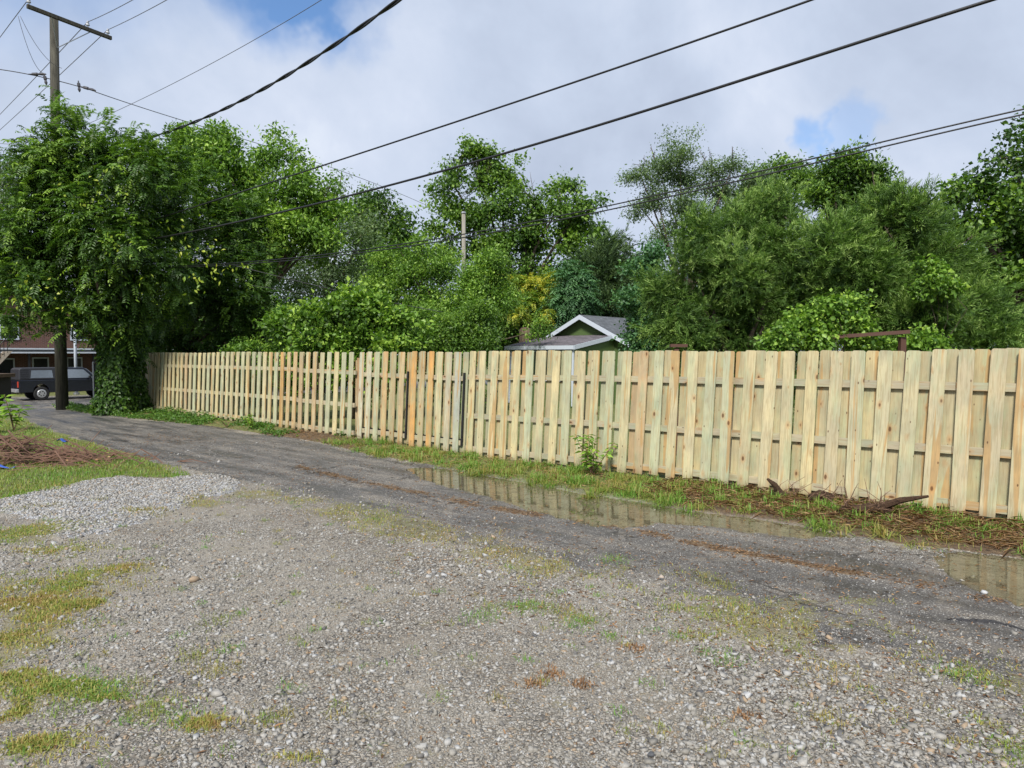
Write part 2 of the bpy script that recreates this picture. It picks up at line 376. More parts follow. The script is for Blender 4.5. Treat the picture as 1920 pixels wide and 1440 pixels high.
def zones(x, y):
    n = vnoise(x, y, 1.6, 3) - .5; n2 = vnoise(x, y, 6, 9) - .5
    wob = n*.5 + n2*.12
    t = (x-POLE[0])*(-.7551) + (y-POLE[1])*.6556
    street = sm(t, 8.8, 9.0)*(1-sm(t, 20.3, 20.5))
    al = poly_sd(x, y, ALLEY)
    loose = sm(y, 12, 7)*.5 + .06            # the near edge is ragged, gravel spread over it
    asp = np.maximum(sm(al+wob*1.5+(vnoise(x, y, 12, 19)-.5)*.5*sm(y, 13, 9), -.10-loose, .10+loose), street)
    fenced = (x-FA[0])*FN[0] + (y-FA[1])*FN[1]            # >0 behind the fence
    verge = sm(-poly_sd(x, y, ALLEY), -.02, .08) * sm(fenced, -2.6, -2.0) * (t < 8.6)
    rs = (x-R_EDGE[0][0])
    dl = line_d(x, y, R_EDGE)
    vr = ((fenced > -2.6) & (al < 0) & (dl < 2.6) & (fenced < .6)).astype(float)
    yard = (fenced >= .05).astype(float) * (t < 8.8)
    lawn = sm(poly_sd(x, y, LAWN) + wob*.9, -.08, .1)
    pile = sm(poly_sd(x, y, PILE) + wob*.8, -.15, .12)
    s_al = (x-FA[0])*FD[0] + (y-FA[1])*FD[1]
    leftg = np.clip(lawn + yard, 0, 1)
    grassy = vr*np.where(s_al < 9, .75, np.where(s_al < 12.5, .25, np.where(s_al < 19.3, .8, .3)))
    dirt = np.clip(vr, 0, 1)
    ridge = line_d(x, y, gp([(560, 872), (640, 892), (800, 925), (900, 948), (1050, 972), (1200, 995), (1350, 1030), (1500, 1058), (1650, 1085), (1800, 1112), (1930, 1140)]))
    rid = np.exp(-(ridge/(.10+.05*n))**2)*sm(vnoise(x, y, 3, 21), .3, .5)
    dirt = np.maximum(dirt, rid*.8)
    far_side = (t > 20.5).astype(float)*.7
    mossy = np.zeros(np.shape(x))
    for (px, py, rx, ry, v) in PATCH:
        c = G(px, py); dx = G(px+rx, py)[0]-c[0]; dy = G(px, py-ry)[1]-c[1]
        mossy = np.maximum(mossy, v*np.exp(-(((x-c[0])/dx)**2+((y-c[1])/dy)**2)**1.3))
    ed = np.exp(-((line_d(x, y, L_EDGE[7:])/(.42+.5*n))**2))*sm(vnoise(x, y, 1.7, 91), .30, .55)*.8
    mossy = np.maximum(mossy, ed)
    pud = np.maximum.reduce([sm(poly_sd(x, y, q)+n2*.12+n*.12, -.12, .16) for q in PUD])
    for (px, py, rx, ry) in ((540, 1292, 75, 14), (240, 1328, 16, 10), (40, 1335, 30, 14), (760, 1285, 30, 8)):
        c = G(px, py); dx = G(px+rx, py)[0]-c[0]; dy = G(px, py-ry)[1]-c[1]
        pud = np.maximum(pud, .75*np.exp(-(((x-c[0])/dx)**2+((y-c[1])/dy)**2)**1.5))
    return dict(asphalt=asp, pile=pile*(1-lawn), grass=np.clip(np.maximum.reduce([leftg, grassy, far_side]), 0, 1), dirt=dirt, mossy=np.clip(mossy, 0, 1), wet=pud)
PATCH = [(60, 1000, 90, 22, .9), (130, 1030, 110, 12, .6), (70, 1120, 150, 50, 1), (20, 1210, 100, 60, 1), (240, 1070, 60, 14, .9), (160, 1045, 100, 10, .5),
         (60, 1290, 130, 28, .8), (180, 1310, 60, 16, .7), (380, 1360, 60, 16, .9), (90, 1400, 90, 30, .6), (560, 1425, 60, 12, .8), (30, 960, 60, 8, .5),
         (270, 965, 60, 8, .8), (380, 945, 45, 8, .9), (480, 925, 60, 10, .8), (560, 935, 60, 12, .6), (90, 955, 35, 5, .9), (180, 943, 25, 4, .8), (365, 938, 30, 6, .9), (700, 955, 80, 12, .5),
         (1000, 1140, 60, 7, .6), (1080, 1165, 35, 8, .7), (1350, 1125, 70, 10, .8), (1480, 1130, 90, 14, .6), (900, 1015, 90, 12, .5), (1300, 1195, 60, 14, .6), (1620, 1130, 60, 10, .6), (1590, 1215, 60, 10, .6),
         (1400, 1210, 70, 8, .5), (1850, 1270, 60, 8, .7), (1550, 1350, 18, 14, .7), (1900, 1405, 25, 10, .7), (1170, 1210, 14, 5, .5), (830, 1010, 60, 10, .5), (1100, 1080, 80, 10, .5), (1290, 1075, 90, 10, .4)]
def gz(x, y, Z=None, rough=True):
    x = np.asarray(x, float); y = np.asarray(y, float)
    if Z is None: Z = zones(x, y)
    z = gz_base(x, y)
    z = z + .05*(vnoise(x, y, .5, 5)-.5)*(1-Z['asphalt']) * sm(y, 2, 6)*.6
    z = z - .020*Z['wet'] + (vnoise(x, y, 16, 31)-.5)*.012*Z['wet'] + .035*Z['pile'] + .02*Z['dirt'] + .015*Z['mossy']
    if rough: z = z + (vnoise(x, y, 9, 11)-.5)*.012*(1-.3*Z['asphalt']) + (vnoise(x, y, 2.2, 14)-.5)*.012
    return z

# ground: one continuous relief, denser towards the place the photograph shows, cut into its surfaces
def build_ground():
    r = np.concatenate([[.2, .8, 1.5], np.geomspace(2.2, 45, 560), np.geomspace(48, 1500, 26)])
    a1 = np.arange(-44, 44.01, .13); a = np.radians(np.concatenate([np.arange(-180, -44, 3), a1, np.arange(46, 180, 3)]))
    R, A_ = np.meshgrid(r, a, indexing='ij'); nr, na = R.shape
    X = R*np.sin(A_); Y = R*np.cos(A_)
    Z = zones(X.ravel(), Y.ravel()); z = gz(X.ravel(), Y.ravel(), Z)
    V = np.stack([X.ravel(), Y.ravel(), z], 1)
    i, j = np.meshgrid(np.arange(nr-1), np.arange(na), indexing='ij'); j2 = (j+1) % na
    Fc = np.stack([i*na+j, (i+1)*na+j, (i+1)*na+j2, i*na+j2], -1).reshape(-1, 4)
    hub = len(V); V = np.vstack([V, [[0, 0, float(gz(0., 0.))]]]); Z = {k: np.append(v, v[0]) for k, v in Z.items()}
    tri = np.stack([np.full(na, hub), np.arange(na), (np.arange(na)+1) % na], 1)
    cx = V[Fc].mean(1); t = (cx[:, 0]-POLE[0])*(-.7551) + (cx[:, 1]-POLE[1])*.6556
    fenced = (cx[:, 0]-FA[0])*FN[0] + (cx[:, 1]-FA[1])*FN[1]
    al = poly_sd(cx[:, 0], cx[:, 1], ALLEY) > 0; la = poly_sd(cx[:, 0], cx[:, 1], LAWN) > 0
    zone = np.zeros(len(Fc), int)
    zone[fenced > -1.9] = 2; zone[fenced > .05] = 3; zone[la & (fenced < -1.5)] = 4; zone[al] = 1; zone[(t > 8.9) & (t < 20.4)] = 5
    zone[t >= 20.4] = 6; zone[(t > 0) & (zone == 0)] = 4
    names = {0: ('gravel_lot', None), 1: ('alley', None), 2: ('verge', None), 3: ('back_yard_ground', None), 4: ('lawn', None), 5: ('street', None), 6: ('far_ground', None)}
    for k, (nm, _) in names.items():
        sel = Fc[zone == k]
        fl = [sel] + ([tri] if k == 0 else [])
        used = np.unique(np.concatenate([q.ravel() for q in fl])); mp = np.zeros(len(V), int); mp[used] = np.arange(len(used))
        me = np_mesh(nm, V[used], [mp[q] for q in fl], {kk: vv[used] for kk, vv in Z.items()}, smooth=True)
        tag(link(nm, me, GROUND), kind='structure')
build_ground()

def water_mat():
    m, t = newmat('shallow_water')
    pos = t.new('ShaderNodeTexCoord').outputs['Object']
    g = t.new('ShaderNodeBsdfGlossy', {'Color': (.95, .97, 1, 1), 'Roughness': .035})
    bp = t.new('ShaderNodeBump', {'Height': t.noise(pos, 3, 2), 'Strength': .04, 'Distance': .02}); t.put(g.inputs['Normal'], bp.outputs[0])
    tr = t.new('ShaderNodeBsdfTransparent', {'Color': (.86, .84, .72, 1)})
    fr = t.new('ShaderNodeFresnel', {'IOR': 1.34})
    fac = t.math('MULTIPLY', t.math('MULTIPLY_ADD', fr.outputs[0], 1.05, .02, clamp=True), t.math('MULTIPLY_ADD', t.sstep(t.noise(pos, 7, 5, .75), .36, .56), .55, .45))
    out(t, t.new('ShaderNodeMixShader', {0: fac, 1: tr.outputs[0], 2: g.outputs[0]}).outputs[0]); return m
WATER = water_mat()
WL = {}
for i, q in enumerate(PUD):
    c = np.mean(q, 0); zc = gz_base(np.array([p[0] for p in q]), np.array([p[1] for p in q]))
    # each puddle is level; a slight fall along the long one is followed by short level reaches
    me = bpy.data.meshes.new('puddle')
    xs = np.linspace(min(p[0] for p in q)-.4, max(p[0] for p in q)+.4, 60); ys = np.linspace(min(p[1] for p in q)-.4, max(p[1] for p in q)+.4, 60)
    XX, YY = np.meshgrid(xs, ys, indexing='ij'); sd_ = poly_sd(XX, YY, q) > -.22
    zz = gz_base(XX, YY) - .0065
    idx = np.arange(3600).reshape(60, 60); ok = sd_[:-1, :-1] | sd_[1:, 1:] | sd_[1:, :-1] | sd_[:-1, 1:]
    Fc = np.stack([idx[:-1, :-1], idx[1:, :-1], idx[1:, 1:], idx[:-1, 1:]], -1)[ok]
    me = np_mesh('puddle', np.stack([XX, YY, zz], -1).reshape(-1, 3), Fc, smooth=True)
    tag(link('puddle', me, WATER), kind='structure')
for (px, py, rx, ry) in ((540, 1292, 80, 17), (240, 1328, 20, 13), (40, 1335, 36, 17)):
    c = G(px, py); dx = G(px+rx, py)[0]-c[0]; dy = G(px, py-ry)[1]-c[1]
    zc = float(gz(c[0], c[1], rough=False)) + .003
    m_ = MB(); m_.add([(c[0]+dx*math.cos(a), c[1]+dy*math.sin(a), zc) for a in np.linspace(0, 2*math.pi, 25)[:-1]], [tuple(range(24))])
    tag(m_.build('puddle', WATER), kind='structure')

# ------------------------------------------------------------------ scattered ground cover (stuff)
def scatter(n, r0, r1, a0=-40, a1=40, power=1.0):
    """points on the ground, thinner with distance"""
    u = rng.random(n); r = (r0**(2-power) + u*(r1**(2-power)-r0**(2-power)))**(1/(2-power)) if power != 2 else r0*(r1/r0)**u
    a = np.radians(rng.uniform(a0, a1, n)); return r*np.sin(a), r*np.cos(a)
def rotmats(n, tilt=1.0):
    q = rng.normal(size=(n, 4)); q[:, 1:3] *= tilt; q /= np.linalg.norm(q, axis=1)[:, None]
    w_, x, y, z = q.T
    return np.stack([np.stack([1-2*(y*y+z*z), 2*(x*y-z*w_), 2*(x*z+y*w_)], -1), np.stack([2*(x*y+z*w_), 1-2*(x*x+z*z), 2*(y*z-x*w_)], -1), np.stack([2*(x*z-y*w_), 2*(y*z+x*w_), 1-2*(x*x+y*y)], -1)], 1)
PHI = (1+5**.5)/2
ICO = np.array([(-1, PHI, 0), (1, PHI, 0), (-1, -PHI, 0), (1, -PHI, 0), (0, -1, PHI), (0, 1, PHI), (0, -1, -PHI), (0, 1, -PHI), (PHI, 0, -1), (PHI, 0, 1), (-PHI, 0, -1), (-PHI, 0, 1)])/1.9
ICF = np.array([(0, 11, 5), (0, 5, 1), (0, 1, 7), (0, 7, 10), (0, 10, 11), (1, 5, 9), (5, 11, 4), (11, 10, 2), (10, 7, 6), (7, 1, 8), (3, 9, 4), (3, 4, 2), (3, 2, 6), (3, 6, 8), (3, 8, 9), (4, 9, 5), (2, 4, 11), (6, 2, 10), (8, 6, 7), (9, 8, 1)])
BOXV = np.array([(-1, -1, -1), (-1, -1, 1), (-1, 1, -1), (-1, 1, 1), (1, -1, -1), (1, -1, 1), (1, 1, -1), (1, 1, 1)])*.62
BOXF = np.array([(0, 1, 3, 2), (4, 6, 7, 5), (0, 4, 5, 1), (2, 3, 7, 6), (0, 2, 6, 4), (1, 5, 7, 3)])
def stone_mat():
    m, t = newmat('limestone_chips')
    a = t.new('ShaderNodeAttribute', attribute_name='tone').outputs['Fac']
    c = t.ramp(a, [(0, (.07, .075, .085)), (.10, (.13, .125, .12)), (.35, (.25, .235, .205)), (.6, (.34, .325, .295)), (.8, (.40, .40, .39)), (.92, (.50, .505, .515)), (.95, (.36, .27, .18)), (1, (.30, .23, .16))])
    n = t.noise(t.new('ShaderNodeTexCoord').outputs['Object'], 120, 4, .7)
    c = t.mix(1.0, c, t.ramp(n, [(.3, .72), (.7, 1.12)]), 'MULTIPLY')
    b = t.new('ShaderNodeBsdfPrincipled', {'Base Color': c, 'Roughness': .7, 'Specular IOR Level': .35}); out(t, b.outputs[0]); return m
STONE = stone_mat()
def stones(name, x, y, size, label, cat, tone=None, bright=0.0):
    n = len(x); zz = gz(x, y, rough=True)
    sc = np.stack([size, size*rng.uniform(.6, 1, n), size*rng.uniform(.3, .6, n)], 1)
    V = (BOXV[None]*(1+rng.uniform(-.50, .45, (n, 8, 3))))*sc[:, None]
    V = np.einsum('nij,nkj->nki', rotmats(n, .22), V)
    V += np.stack([x, y, zz+size*.12], 1)[:, None]
    Fc = (BOXF[None] + (np.arange(n)*8)[:, None, None]).reshape(-1, 4)
    if tone is None: tone = np.where(rng.random(n) < .05, rng.uniform(.94, 1, n), np.clip(rng.beta(2.3, 2.3, n)*.90 + bright, 0, .92))
    me = np_mesh(name, V.reshape(-1, 3), Fc, {'tone': np.repeat(tone, 8)})
    return tag(link(name, me, STONE), label, cat, kind='stuff')
x, y = scatter(260000, 2.6, 15, -40, 40, 1.2)
Zs = zones(x, y); keep = rng.random(len(x)) < (1-Zs['grass'])*(1-Zs['dirt'])*(1-.96*Zs['asphalt'])*(1-.55*Zs['mossy'])*(1-.8*Zs['pile'])*(.35+.8*sm(vnoise(x, y, .9, 33), .35, .62))*(1-.85*Zs['wet'])
x, y = x[keep], y[keep]; sz = np.clip(rng.lognormal(math.log(.0092), .48, len(x)), .004, .032)
sz *= .70 + .35*sm(vnoise(x, y, .7, 40), .4, .65)
stones('loose_gravel', x, y, sz, 'loose grey and beige limestone gravel spread over the lot in front', 'gravel')
x, y = scatter(90000, 3.5, 16, -40, 42, 1.3); Zs = zones(x, y); k = (Zs['asphalt'] > .5) & (rng.random(len(x)) < (.25+.9*np.exp(-np.maximum(poly_sd(x, y, ALLEY), 0)/.5))*(1-Zs['wet'])*(1-Zs['grass'])); x, y = x[k], y[k]
stones('alley_grit', x, y, rng.uniform(.003, .0075, len(x)), 'fine light and dark grit lying on the asphalt of the alley', 'grit', tone=np.clip(rng.beta(1.3, 1.3, len(x)), 0, .93))
x, y = scatter(3600, 2.6, 7, -40, 40, 1.2); Zs = zones(x, y); k = rng.random(len(x)) < (1-Zs['asphalt'])*(1-.7*Zs['mossy'])*sm(vnoise(x, y, .8, 44), .42, .6); x, y = x[k], y[k]
stones('larger_gravel', x, y, rng.uniform(.013, .026, len(x)), 'larger angular limestone pieces scattered in the near gravel', 'gravel')
bb = np.array(PILE); x = rng.uniform(-14, bb[:, 0].max(), 42000); y = rng.uniform(bb[:, 1].min()-.3, bb[:, 1].max()+.3, 42000)
k = rng.random(42000) < zones(x, y)['pile']**2*1.1; x, y = x[k], y[k]
stones('clean_stone', x, y, rng.uniform(.012, .025, len(x)), 'pale fresh crushed stone spread beside the lawn', 'crushed stone', bright=.10)

def blades(x, y, h, wdt, lean, droop=.35, segs=2, z=None):
    """curved tapering grass blades"""
    n = len(x); z = gz(x, y) if z is None else z
    a = rng.uniform(0, 2*np.pi, n); L = np.stack([np.cos(a), np.sin(a), np.zeros(n)], 1); S = np.stack([-np.sin(a), np.cos(a), np.zeros(n)], 1)
    base = np.stack([x, y, z-.004], 1); ln = (rng.random(n)*lean)[:, None]; h = h[:, None]; wdt = wdt[:, None]
    up = np.array((0, 0, 1.0))
    mid = base + up*h*.6*(1-ln*.3) + L*h*ln*.35; tip = base + up*h*(1-ln*(.5+droop)) + L*h*ln*1.0
    V = np.stack([base-S*wdt/2, base+S*wdt/2, mid+S*wdt*.4, mid-S*wdt*.4, tip], 1).reshape(-1, 3)
    b = (np.arange(n)*5)[:, None]
    return V, b+np.array([[0, 1, 2, 3]]), b+np.array([[3, 2, 4]])
def grass_obj(name, x, y, h, wdt, mat, label, cat, tone, lean=1.0, droop=.3, z=None):
    V, q, t3 = blades(x, y, h, wdt, lean, droop, z=z)
    me = np_mesh(name, V, [q, t3], {'tone': np.repeat(tone, 5)})
    return tag(link(name, me, mat), label, cat, kind='stuff')
GRASS = leaf_mat('grass_blades', (.36, .27, .09), (.20, .27, .05), (.13, .30, .04), .5, .25)
MOSS = leaf_mat('yellow_green_growth', (.34, .22, .10), (.33, .32, .075), (.12, .24, .04), .6, .2)
STRAW = leaf_mat('dead_straw', (.075, .038, .018), (.28, .155, .075), (.50, .34, .18), .7, .1)
WEED = leaf_mat('weed_leaves', (.04, .09, .02), (.09, .19, .03), (.20, .33, .05), .45, .3)
# lawn at the left
n = 120000; x, y = scatter(n, 9, 30, -48, -18, 1.2)
Zs = zones(x, y); k = (poly_sd(x, y, LAWN) + (vnoise(x, y, 2, 8)-.5)*.6 > -.05) & (Zs['asphalt'] < .5); x, y = x[k], y[k]
grass_obj('lawn_grass', x, y, rng.uniform(.03, .09, len(x)), rng.uniform(.006, .012, len(x)), GRASS, 'short green lawn grass growing left of the alley', 'grass',
          np.clip(.2+.75*vnoise(x, y, 1.2, 50)+rng.normal(0, .2, len(x)), 0, 1))
# low growth in the gravel
n = 520000; x, y = scatter(n, 2.6, 17, -41, 41, 1.15)
Zs = zones(x, y); nn = vnoise(x, y, 7, 60)
k = rng.random(n) < np.clip(Zs['mossy']*(.25+1.1*sm(nn, .35, .6)) - .08, 0, 1)*(1-.55*Zs['asphalt']); x, y = x[k], y[k]
grass_obj('low_weeds', x, y, rng.uniform(.012, .050, len(x)), rng.uniform(.003, .008, len(x)), MOSS, 'yellow green moss and low weeds growing in the gravel', 'weeds',
          np.clip(vnoise(x, y, .8, 70)*1.1-.1+rng.normal(0, .22, len(x)), 0, 1), 1.6, .2)
# little tufts
tx, ty = scatter(420, 2.8, 12, -40, 40, .9); Zt = zones(tx, ty); k = (Zt['asphalt'] < .6) & (Zt['pile'] < .8) & (Zt['grass'] < .5); tx, ty = tx[k], ty[k]
cl_ = [G(*p)[:2] for p in ((930, 1140), (980, 1138), (1010, 1142), (1060, 1148), (1085, 1170), (1095, 1160), (900, 1155), (1330, 1090), (1360, 1100), (1800, 1265), (1840, 1275), (1555, 1350), (1895, 1405), (290, 1325), (280, 1330), (340, 1350), (235, 1290), (195, 1300), (130, 1330), (60, 1320), (410, 1165), (400, 1255), (365, 1230), (500, 1350), (1150, 1050), (1360, 1235), (1480, 1215))]
tx = np.append(tx, [c[0] for c in cl_]); ty = np.append(ty, [c[1] for c in cl_])
cnt = rng.integers(10, 45, len(tx)); cnt[-27:] = 190; sp = np.repeat(np.where(np.arange(len(tx)) >= len(tx)-27, .075, .03), cnt)
x = np.repeat(tx, cnt)+rng.normal(0, 1, cnt.sum())*sp; y = np.repeat(ty, cnt)+rng.normal(0, 1, cnt.sum())*sp
grass_obj('grass_tufts', x, y, rng.uniform(.015, .055, len(x)), rng.uniform(.002, .005, len(x)), GRASS, 'small green grass tufts dotted through the gravel', 'grass', np.clip(np.repeat(rng.uniform(.1, 1, len(tx)), cnt)+rng.normal(0, .1, len(x)), 0, 1), 1.5, .2)
# thick yellow green mats at the lower left
pc = []; 
for (px, py, rx, ry, m_) in ((60, 1120, 130, 42, 15000), (150, 1135, 50, 12, 3500), (10, 1190, 60, 50, 6000), (50, 1000, 80, 16, 3500), (230, 1068, 45, 9, 1500), (110, 1290, 90, 16, 3000), (20, 1330, 50, 20, 2200), (200, 1310, 40, 9, 900), (380, 1362, 50, 10, 1500), (90, 1035, 70, 7, 1500), (260, 962, 45, 5, 900), (60, 1400, 60, 14, 1500), (30, 1270, 60, 14, 2000)):
    c = G(px, py); dx = G(px+rx, py)[0]-c[0]; dy = G(px, py-ry)[1]-c[1]; q = rng.normal(0, .5, (m_, 2))*np.array((dx, dy))+c[:2]; pc.append(q[vnoise(q[:, 0], q[:, 1], 5, 93)+rng.normal(0, .06, len(q)) > .50])
q = np.vstack(pc); x, y = q[:, 0], q[:, 1]
grass_obj('weed_mats', x, y, rng.uniform(.010, .050, len(x))*(.4+1.0*vnoise(x, y, 4, 94)), rng.uniform(.003, .008, len(x)), MOSS, 'thick yellow green mats of weeds at the lower left of the gravel', 'weeds', np.clip(vnoise(x, y, 2.5, 95)*1.2-.2+rng.normal(0, .27, len(x)), 0, 1), 2.0, .1)
# verge: tufts of long grass, litter, straw
def verge_pts(n, s0, s1, o0=-1.9, o1=-.1):
    s = rng.uniform(s0, s1, n); o = rng.uniform(o0, o1, n); p = FA[None]+FD[None]*s[:, None]+FN[None]*o[:, None]
    k = poly_sd(p[:, 0], p[:, 1], ALLEY) < .05; return p[k, 0], p[k, 1], s[k]
V = []
tx, ty, ts = verge_pts(520, 11.5, 25.5, -1.75, -.12)
wgt = np.where(ts < 13, .25, np.where(ts < 19.6, .85, .5)); k = rng.random(len(tx)) < wgt; tx, ty = tx[k], ty[k]
cnt = rng.integers(25, 80, len(tx))
x = np.repeat(tx, cnt)+rng.normal(0, .055, cnt.sum()); y = np.repeat(ty, cnt)+rng.normal(0, .055, cnt.sum())
grass_obj('verge_grass', x, y, np.repeat(rng.uniform(.08, .20, len(tx)), cnt)*rng.uniform(.6, 1.2, len(x)), rng.uniform(.006, .012, len(x)), GRASS, 'long bright green grass along the foot of the fence', 'grass',
          np.clip(np.repeat(rng.uniform(.15, .9, len(tx)), cnt)+rng.normal(0, .2, len(x)), 0, 1), 2.1, .1)
x, y, s_ = verge_pts(9000, 11, 26, -1.8, -.05); k = vnoise(x, y, 2.4, 97) > .46; x, y = x[k], y[k]
grass_obj('verge_short_grass', x, y, rng.uniform(.03, .08, len(x)), rng.uniform(.004, .008, len(x)), GRASS, 'short mixed grass on the soil between fence and alley', 'grass', rng.random(len(x)), 1.6)
# left verge: ground ivy and weeds (leafy)
def leaf_arrays(C, D, N, L, W, fold=.15, bend=.12):
    S = np.cross(D, N); S /= np.linalg.norm(S, axis=1)[:, None]+1e-9; N2 = np.cross(S, D)
    L = L[:, None]; W = W[:, None]
    v0 = C; v1 = C+D*L*.42+S*W/2+N2*W*fold; v2 = C+D*L-N2*L*bend; v3 = C+D*L*.42-S*W/2+N2*W*fold
    V = np.stack([v0, v1, v2, v3], 1).reshape(-1, 3); b = (np.arange(len(C))*4)[:, None]
    return V, np.concatenate([b+np.array([[0, 1, 2]]), b+np.array([[0, 2, 3]])])
def unit(v): return v/(np.linalg.norm(v, axis=-1, keepdims=True)+1e-9)
def leaf_obj(name, C, L, W, mat, tone, parent=None, out_c=None, up=.6, droop=0.0):
    n = len(C); D = rng.normal(size=(n, 3)); D[:, 2] *= .5; D[:, 2] -= droop
    if out_c is not None: D += unit(C-out_c)*.8
    D = unit(D); N = unit(rng.normal(size=(n, 3))*.6+np.array((0, 0, up)))
    V, Fc = leaf_arrays(C, D, N, L, W)
    return link(name, np_mesh(name, V, Fc, {'tone': np.repeat(tone, 4)}), mat, parent)
x, y, s_ = verge_pts(26000, -3.0, 11.0, -1.9, -.02); k = vnoise(x, y, 1.5, 80) > .34+.02*s_; x, y = x[k], y[k]
hh = .03+.22*sm(vnoise(x, y, 1.3, 81), .4, .8)
C = np.stack([x, y, gz(x, y)+rng.random(len(x))*hh], 1)
o = leaf_obj('ground_cover', C, rng.uniform(.04, .08, len(x)), rng.uniform(.025, .05, len(x)), WEED, np.clip(rng.beta(2, 3, len(x))+.1*vnoise(x, y, 2, 82), 0, 1)); tag(o, 'low leafy ground cover along the left end of the fence', 'ground cover', kind='stuff')
# straw, brown leaf litter
def straws(n, s0, s1, o0, o1, L0, L1, wd):
    x, y, s_ = verge_pts(n, s0, s1, o0, o1); n = len(x)
    a = rng.uniform(0, 2*np.pi, n); L = rng.uniform(L0, L1, n)
    D = np.stack([np.cos(a), np.sin(a), rng.normal(0, .22, n)], 1); C = np.stack([x, y, gz(x, y)+rng.uniform(.005, .06, n)], 1)
    return C, unit(D), L, rng.uniform(wd*.6, wd*1.3, n)
CC = [straws(7500, 18.8, 27, -1.45, -.02, .05, .26, .006), straws(2600, 9, 18.6, -1.5, -.02, .03, .14, .008), straws(900, 0, 10, -1.4, -.02, .03, .12, .010)]
C, D, L, W = (np.concatenate([c[i] for c in CC]) for i in range(4))
V, Fc = leaf_arrays(C, D, unit(rng.normal(size=(len(C), 3))*.4+np.array((0, 0, 1.))), L, W, .1, .15)
tag(link('dead_grass_litter', np_mesh('dead_grass_litter', V, Fc, {'tone': np.repeat(rng.beta(1.7, 1.3, len(C)), 4)}), STRAW), 'brown dead grass and leaf litter heaped along the right part of the fence', 'litter', kind='stuff')
# bits of leaf and straw on the alley and its centre ridge
rl = np.array(gp([(560, 872), (640, 892), (800, 925), (900, 948), (1050, 972), (1200, 995), (1350, 1030), (1500, 1058), (1650, 1085), (1800, 1112), (1930, 1140)]))
i_ = rng.integers(0, len(rl)-1, 3600); tt = rng.random(3600)[:, None]; p = rl[i_]*(1-tt)+rl[i_+1]*tt + rng.normal(0, 1, (3600, 2))*(.05+.14*rng.random((3600, 1))**2)
k = vnoise(p[:, 0], p[:, 1], 3, 21)+rng.random(len(p))*.25 > .52; p = p[k]
q = np.array([G(rng.uniform(120, 700), rng.uniform(790, 910))[:2] for _ in range(2600)]); q2 = np.array([G(*a)[:2] for a in zip(rng.normal(310, 60, 900), rng.normal(822, 8, 900))])
x3, y3 = scatter(9000, 3.5, 12, -10, 42, .8); k3 = np.abs(poly_sd(x3, y3, ALLEY)) < 1.1; e3 = np.stack([x3, y3], 1)[k3]
x4, y4 = scatter(2500, 3, 14, -35, 42, .8); e4 = np.stack([x4, y4], 1)
p = np.vstack([p, q, q2, e3, e4]); n = len(p); a = rng.uniform(0, 2*np.pi, n)
C = np.stack([p[:, 0], p[:, 1], gz(p[:, 0], p[:, 1])+.004+rng.random(n)*.008], 1)
V, Fc = leaf_arrays(C, unit(np.stack([np.cos(a), np.sin(a), rng.normal(0, .1, n)], 1)), unit(rng.normal(size=(n, 3))*.25+np.array((0, 0, 1.))), rng.uniform(.012, .06, n), rng.uniform(.003, .014, n))
tag(link('leaf_litter', np_mesh('leaf_litter', V, Fc, {'tone': np.repeat(rng.beta(1.2, 2.4, n), 4)}), STRAW), 'fine brown bits of leaf and twig on the alley', 'litter', kind='stuff')

# ------------------------------------------------------------------ fence and gates
def board_color(front=True):
    r = random.random(); k = random.uniform(.88, 1.08)*(1.0 if front else .80)  # back row darkened in its colour, standing in for shade between the rows
    if r < .06: c = (.56, .42, .25)
    elif r < .5: c = (.60, .53, .325)
    elif r < .8: c = (.51, .52, .345)
    else: c = (.64, .55, .31)
    return tuple(min(1, q*k) for q in c)+(1,)
LEANA, LEANB = .026, .034       # boards lean a little to the right and away from the alley at the top
def lean(s, off, z): return fpt(s + z*LEANA, off + (z-1.83)*LEANB, z)
def gzf(s, off=-.05):
    p = fpt(s, off); return float(gz_base(p[0], p[1])) - (.03 if 9 < s < 16 else 0)
def picket(parent, s, off, wdt, z0, z1, colr, jl=0):
    mb = MB(); th = .017; r = .022
    prof = [(-wdt/2, z0), (wdt/2, z0), (wdt/2, z1-r), (wdt/2-r*.35, z1-r*.4), (wdt/2-r, z1), (-wdt/2+r, z1), (-wdt/2+r*.35, z1-r*.4), (-wdt/2, z1-r)]
    mb.prism(prof, -th/2, th/2, lambda u, v, w_: (u, w_, v-z0))
    o = mb.build('picket', WOOD, parent)
    b = lean(s, off, z0); t = lean(s+jl, off, z1)
    zax = Vector(t-b).normalized(); xax = Vector((*FD, 0)); yax = zax.cross(xax).normalized(); xax = yax.cross(zax)
    M = Matrix((xax, yax, zax)).transposed().to_4x4(); M.translation = Vector(b)
    pm = parent.matrix_world.copy() if False else Matrix.Translation(parent.location)
    o.matrix_local = pm.inverted() @ M
    o.color = colr; return o
def rail(parent, name, s0, s1, z, hgt=.089, thick=.036, mat=None, off=0, drop=0.0, colr=None):
    n = max(1, int(round((s1-s0)/2.4))) if mat is None else 1
    for i in range(n):
        a, b = s0+(s1-s0)*i/n+.002, s0+(s1-s0)*(i+1)/n-.002
        pa, pb = Vector(lean(a, off, z)), Vector(lean(b, off, z)); pa.z = z+gzf(a)*.8; pb.z = z+gzf(b)*.8
        mb = MB(); L = (pb-pa).length; mb.box((0, 0, L/2), (hgt, thick, L))
        o = mb.build(name, mat or WOOD, parent)
        zax = (pb-pa).normalized(); yax = Vector((*FN, 0)); xax = yax.cross(zax).normalized(); yax = zax.cross(xax)
        M = Matrix((xax, yax, zax)).transposed().to_4x4(); M.translation = pa
        o.matrix_local = Matrix.Translation(parent.location).inverted() @ M
        o.color = colr or (.46, .41, .29, 1)
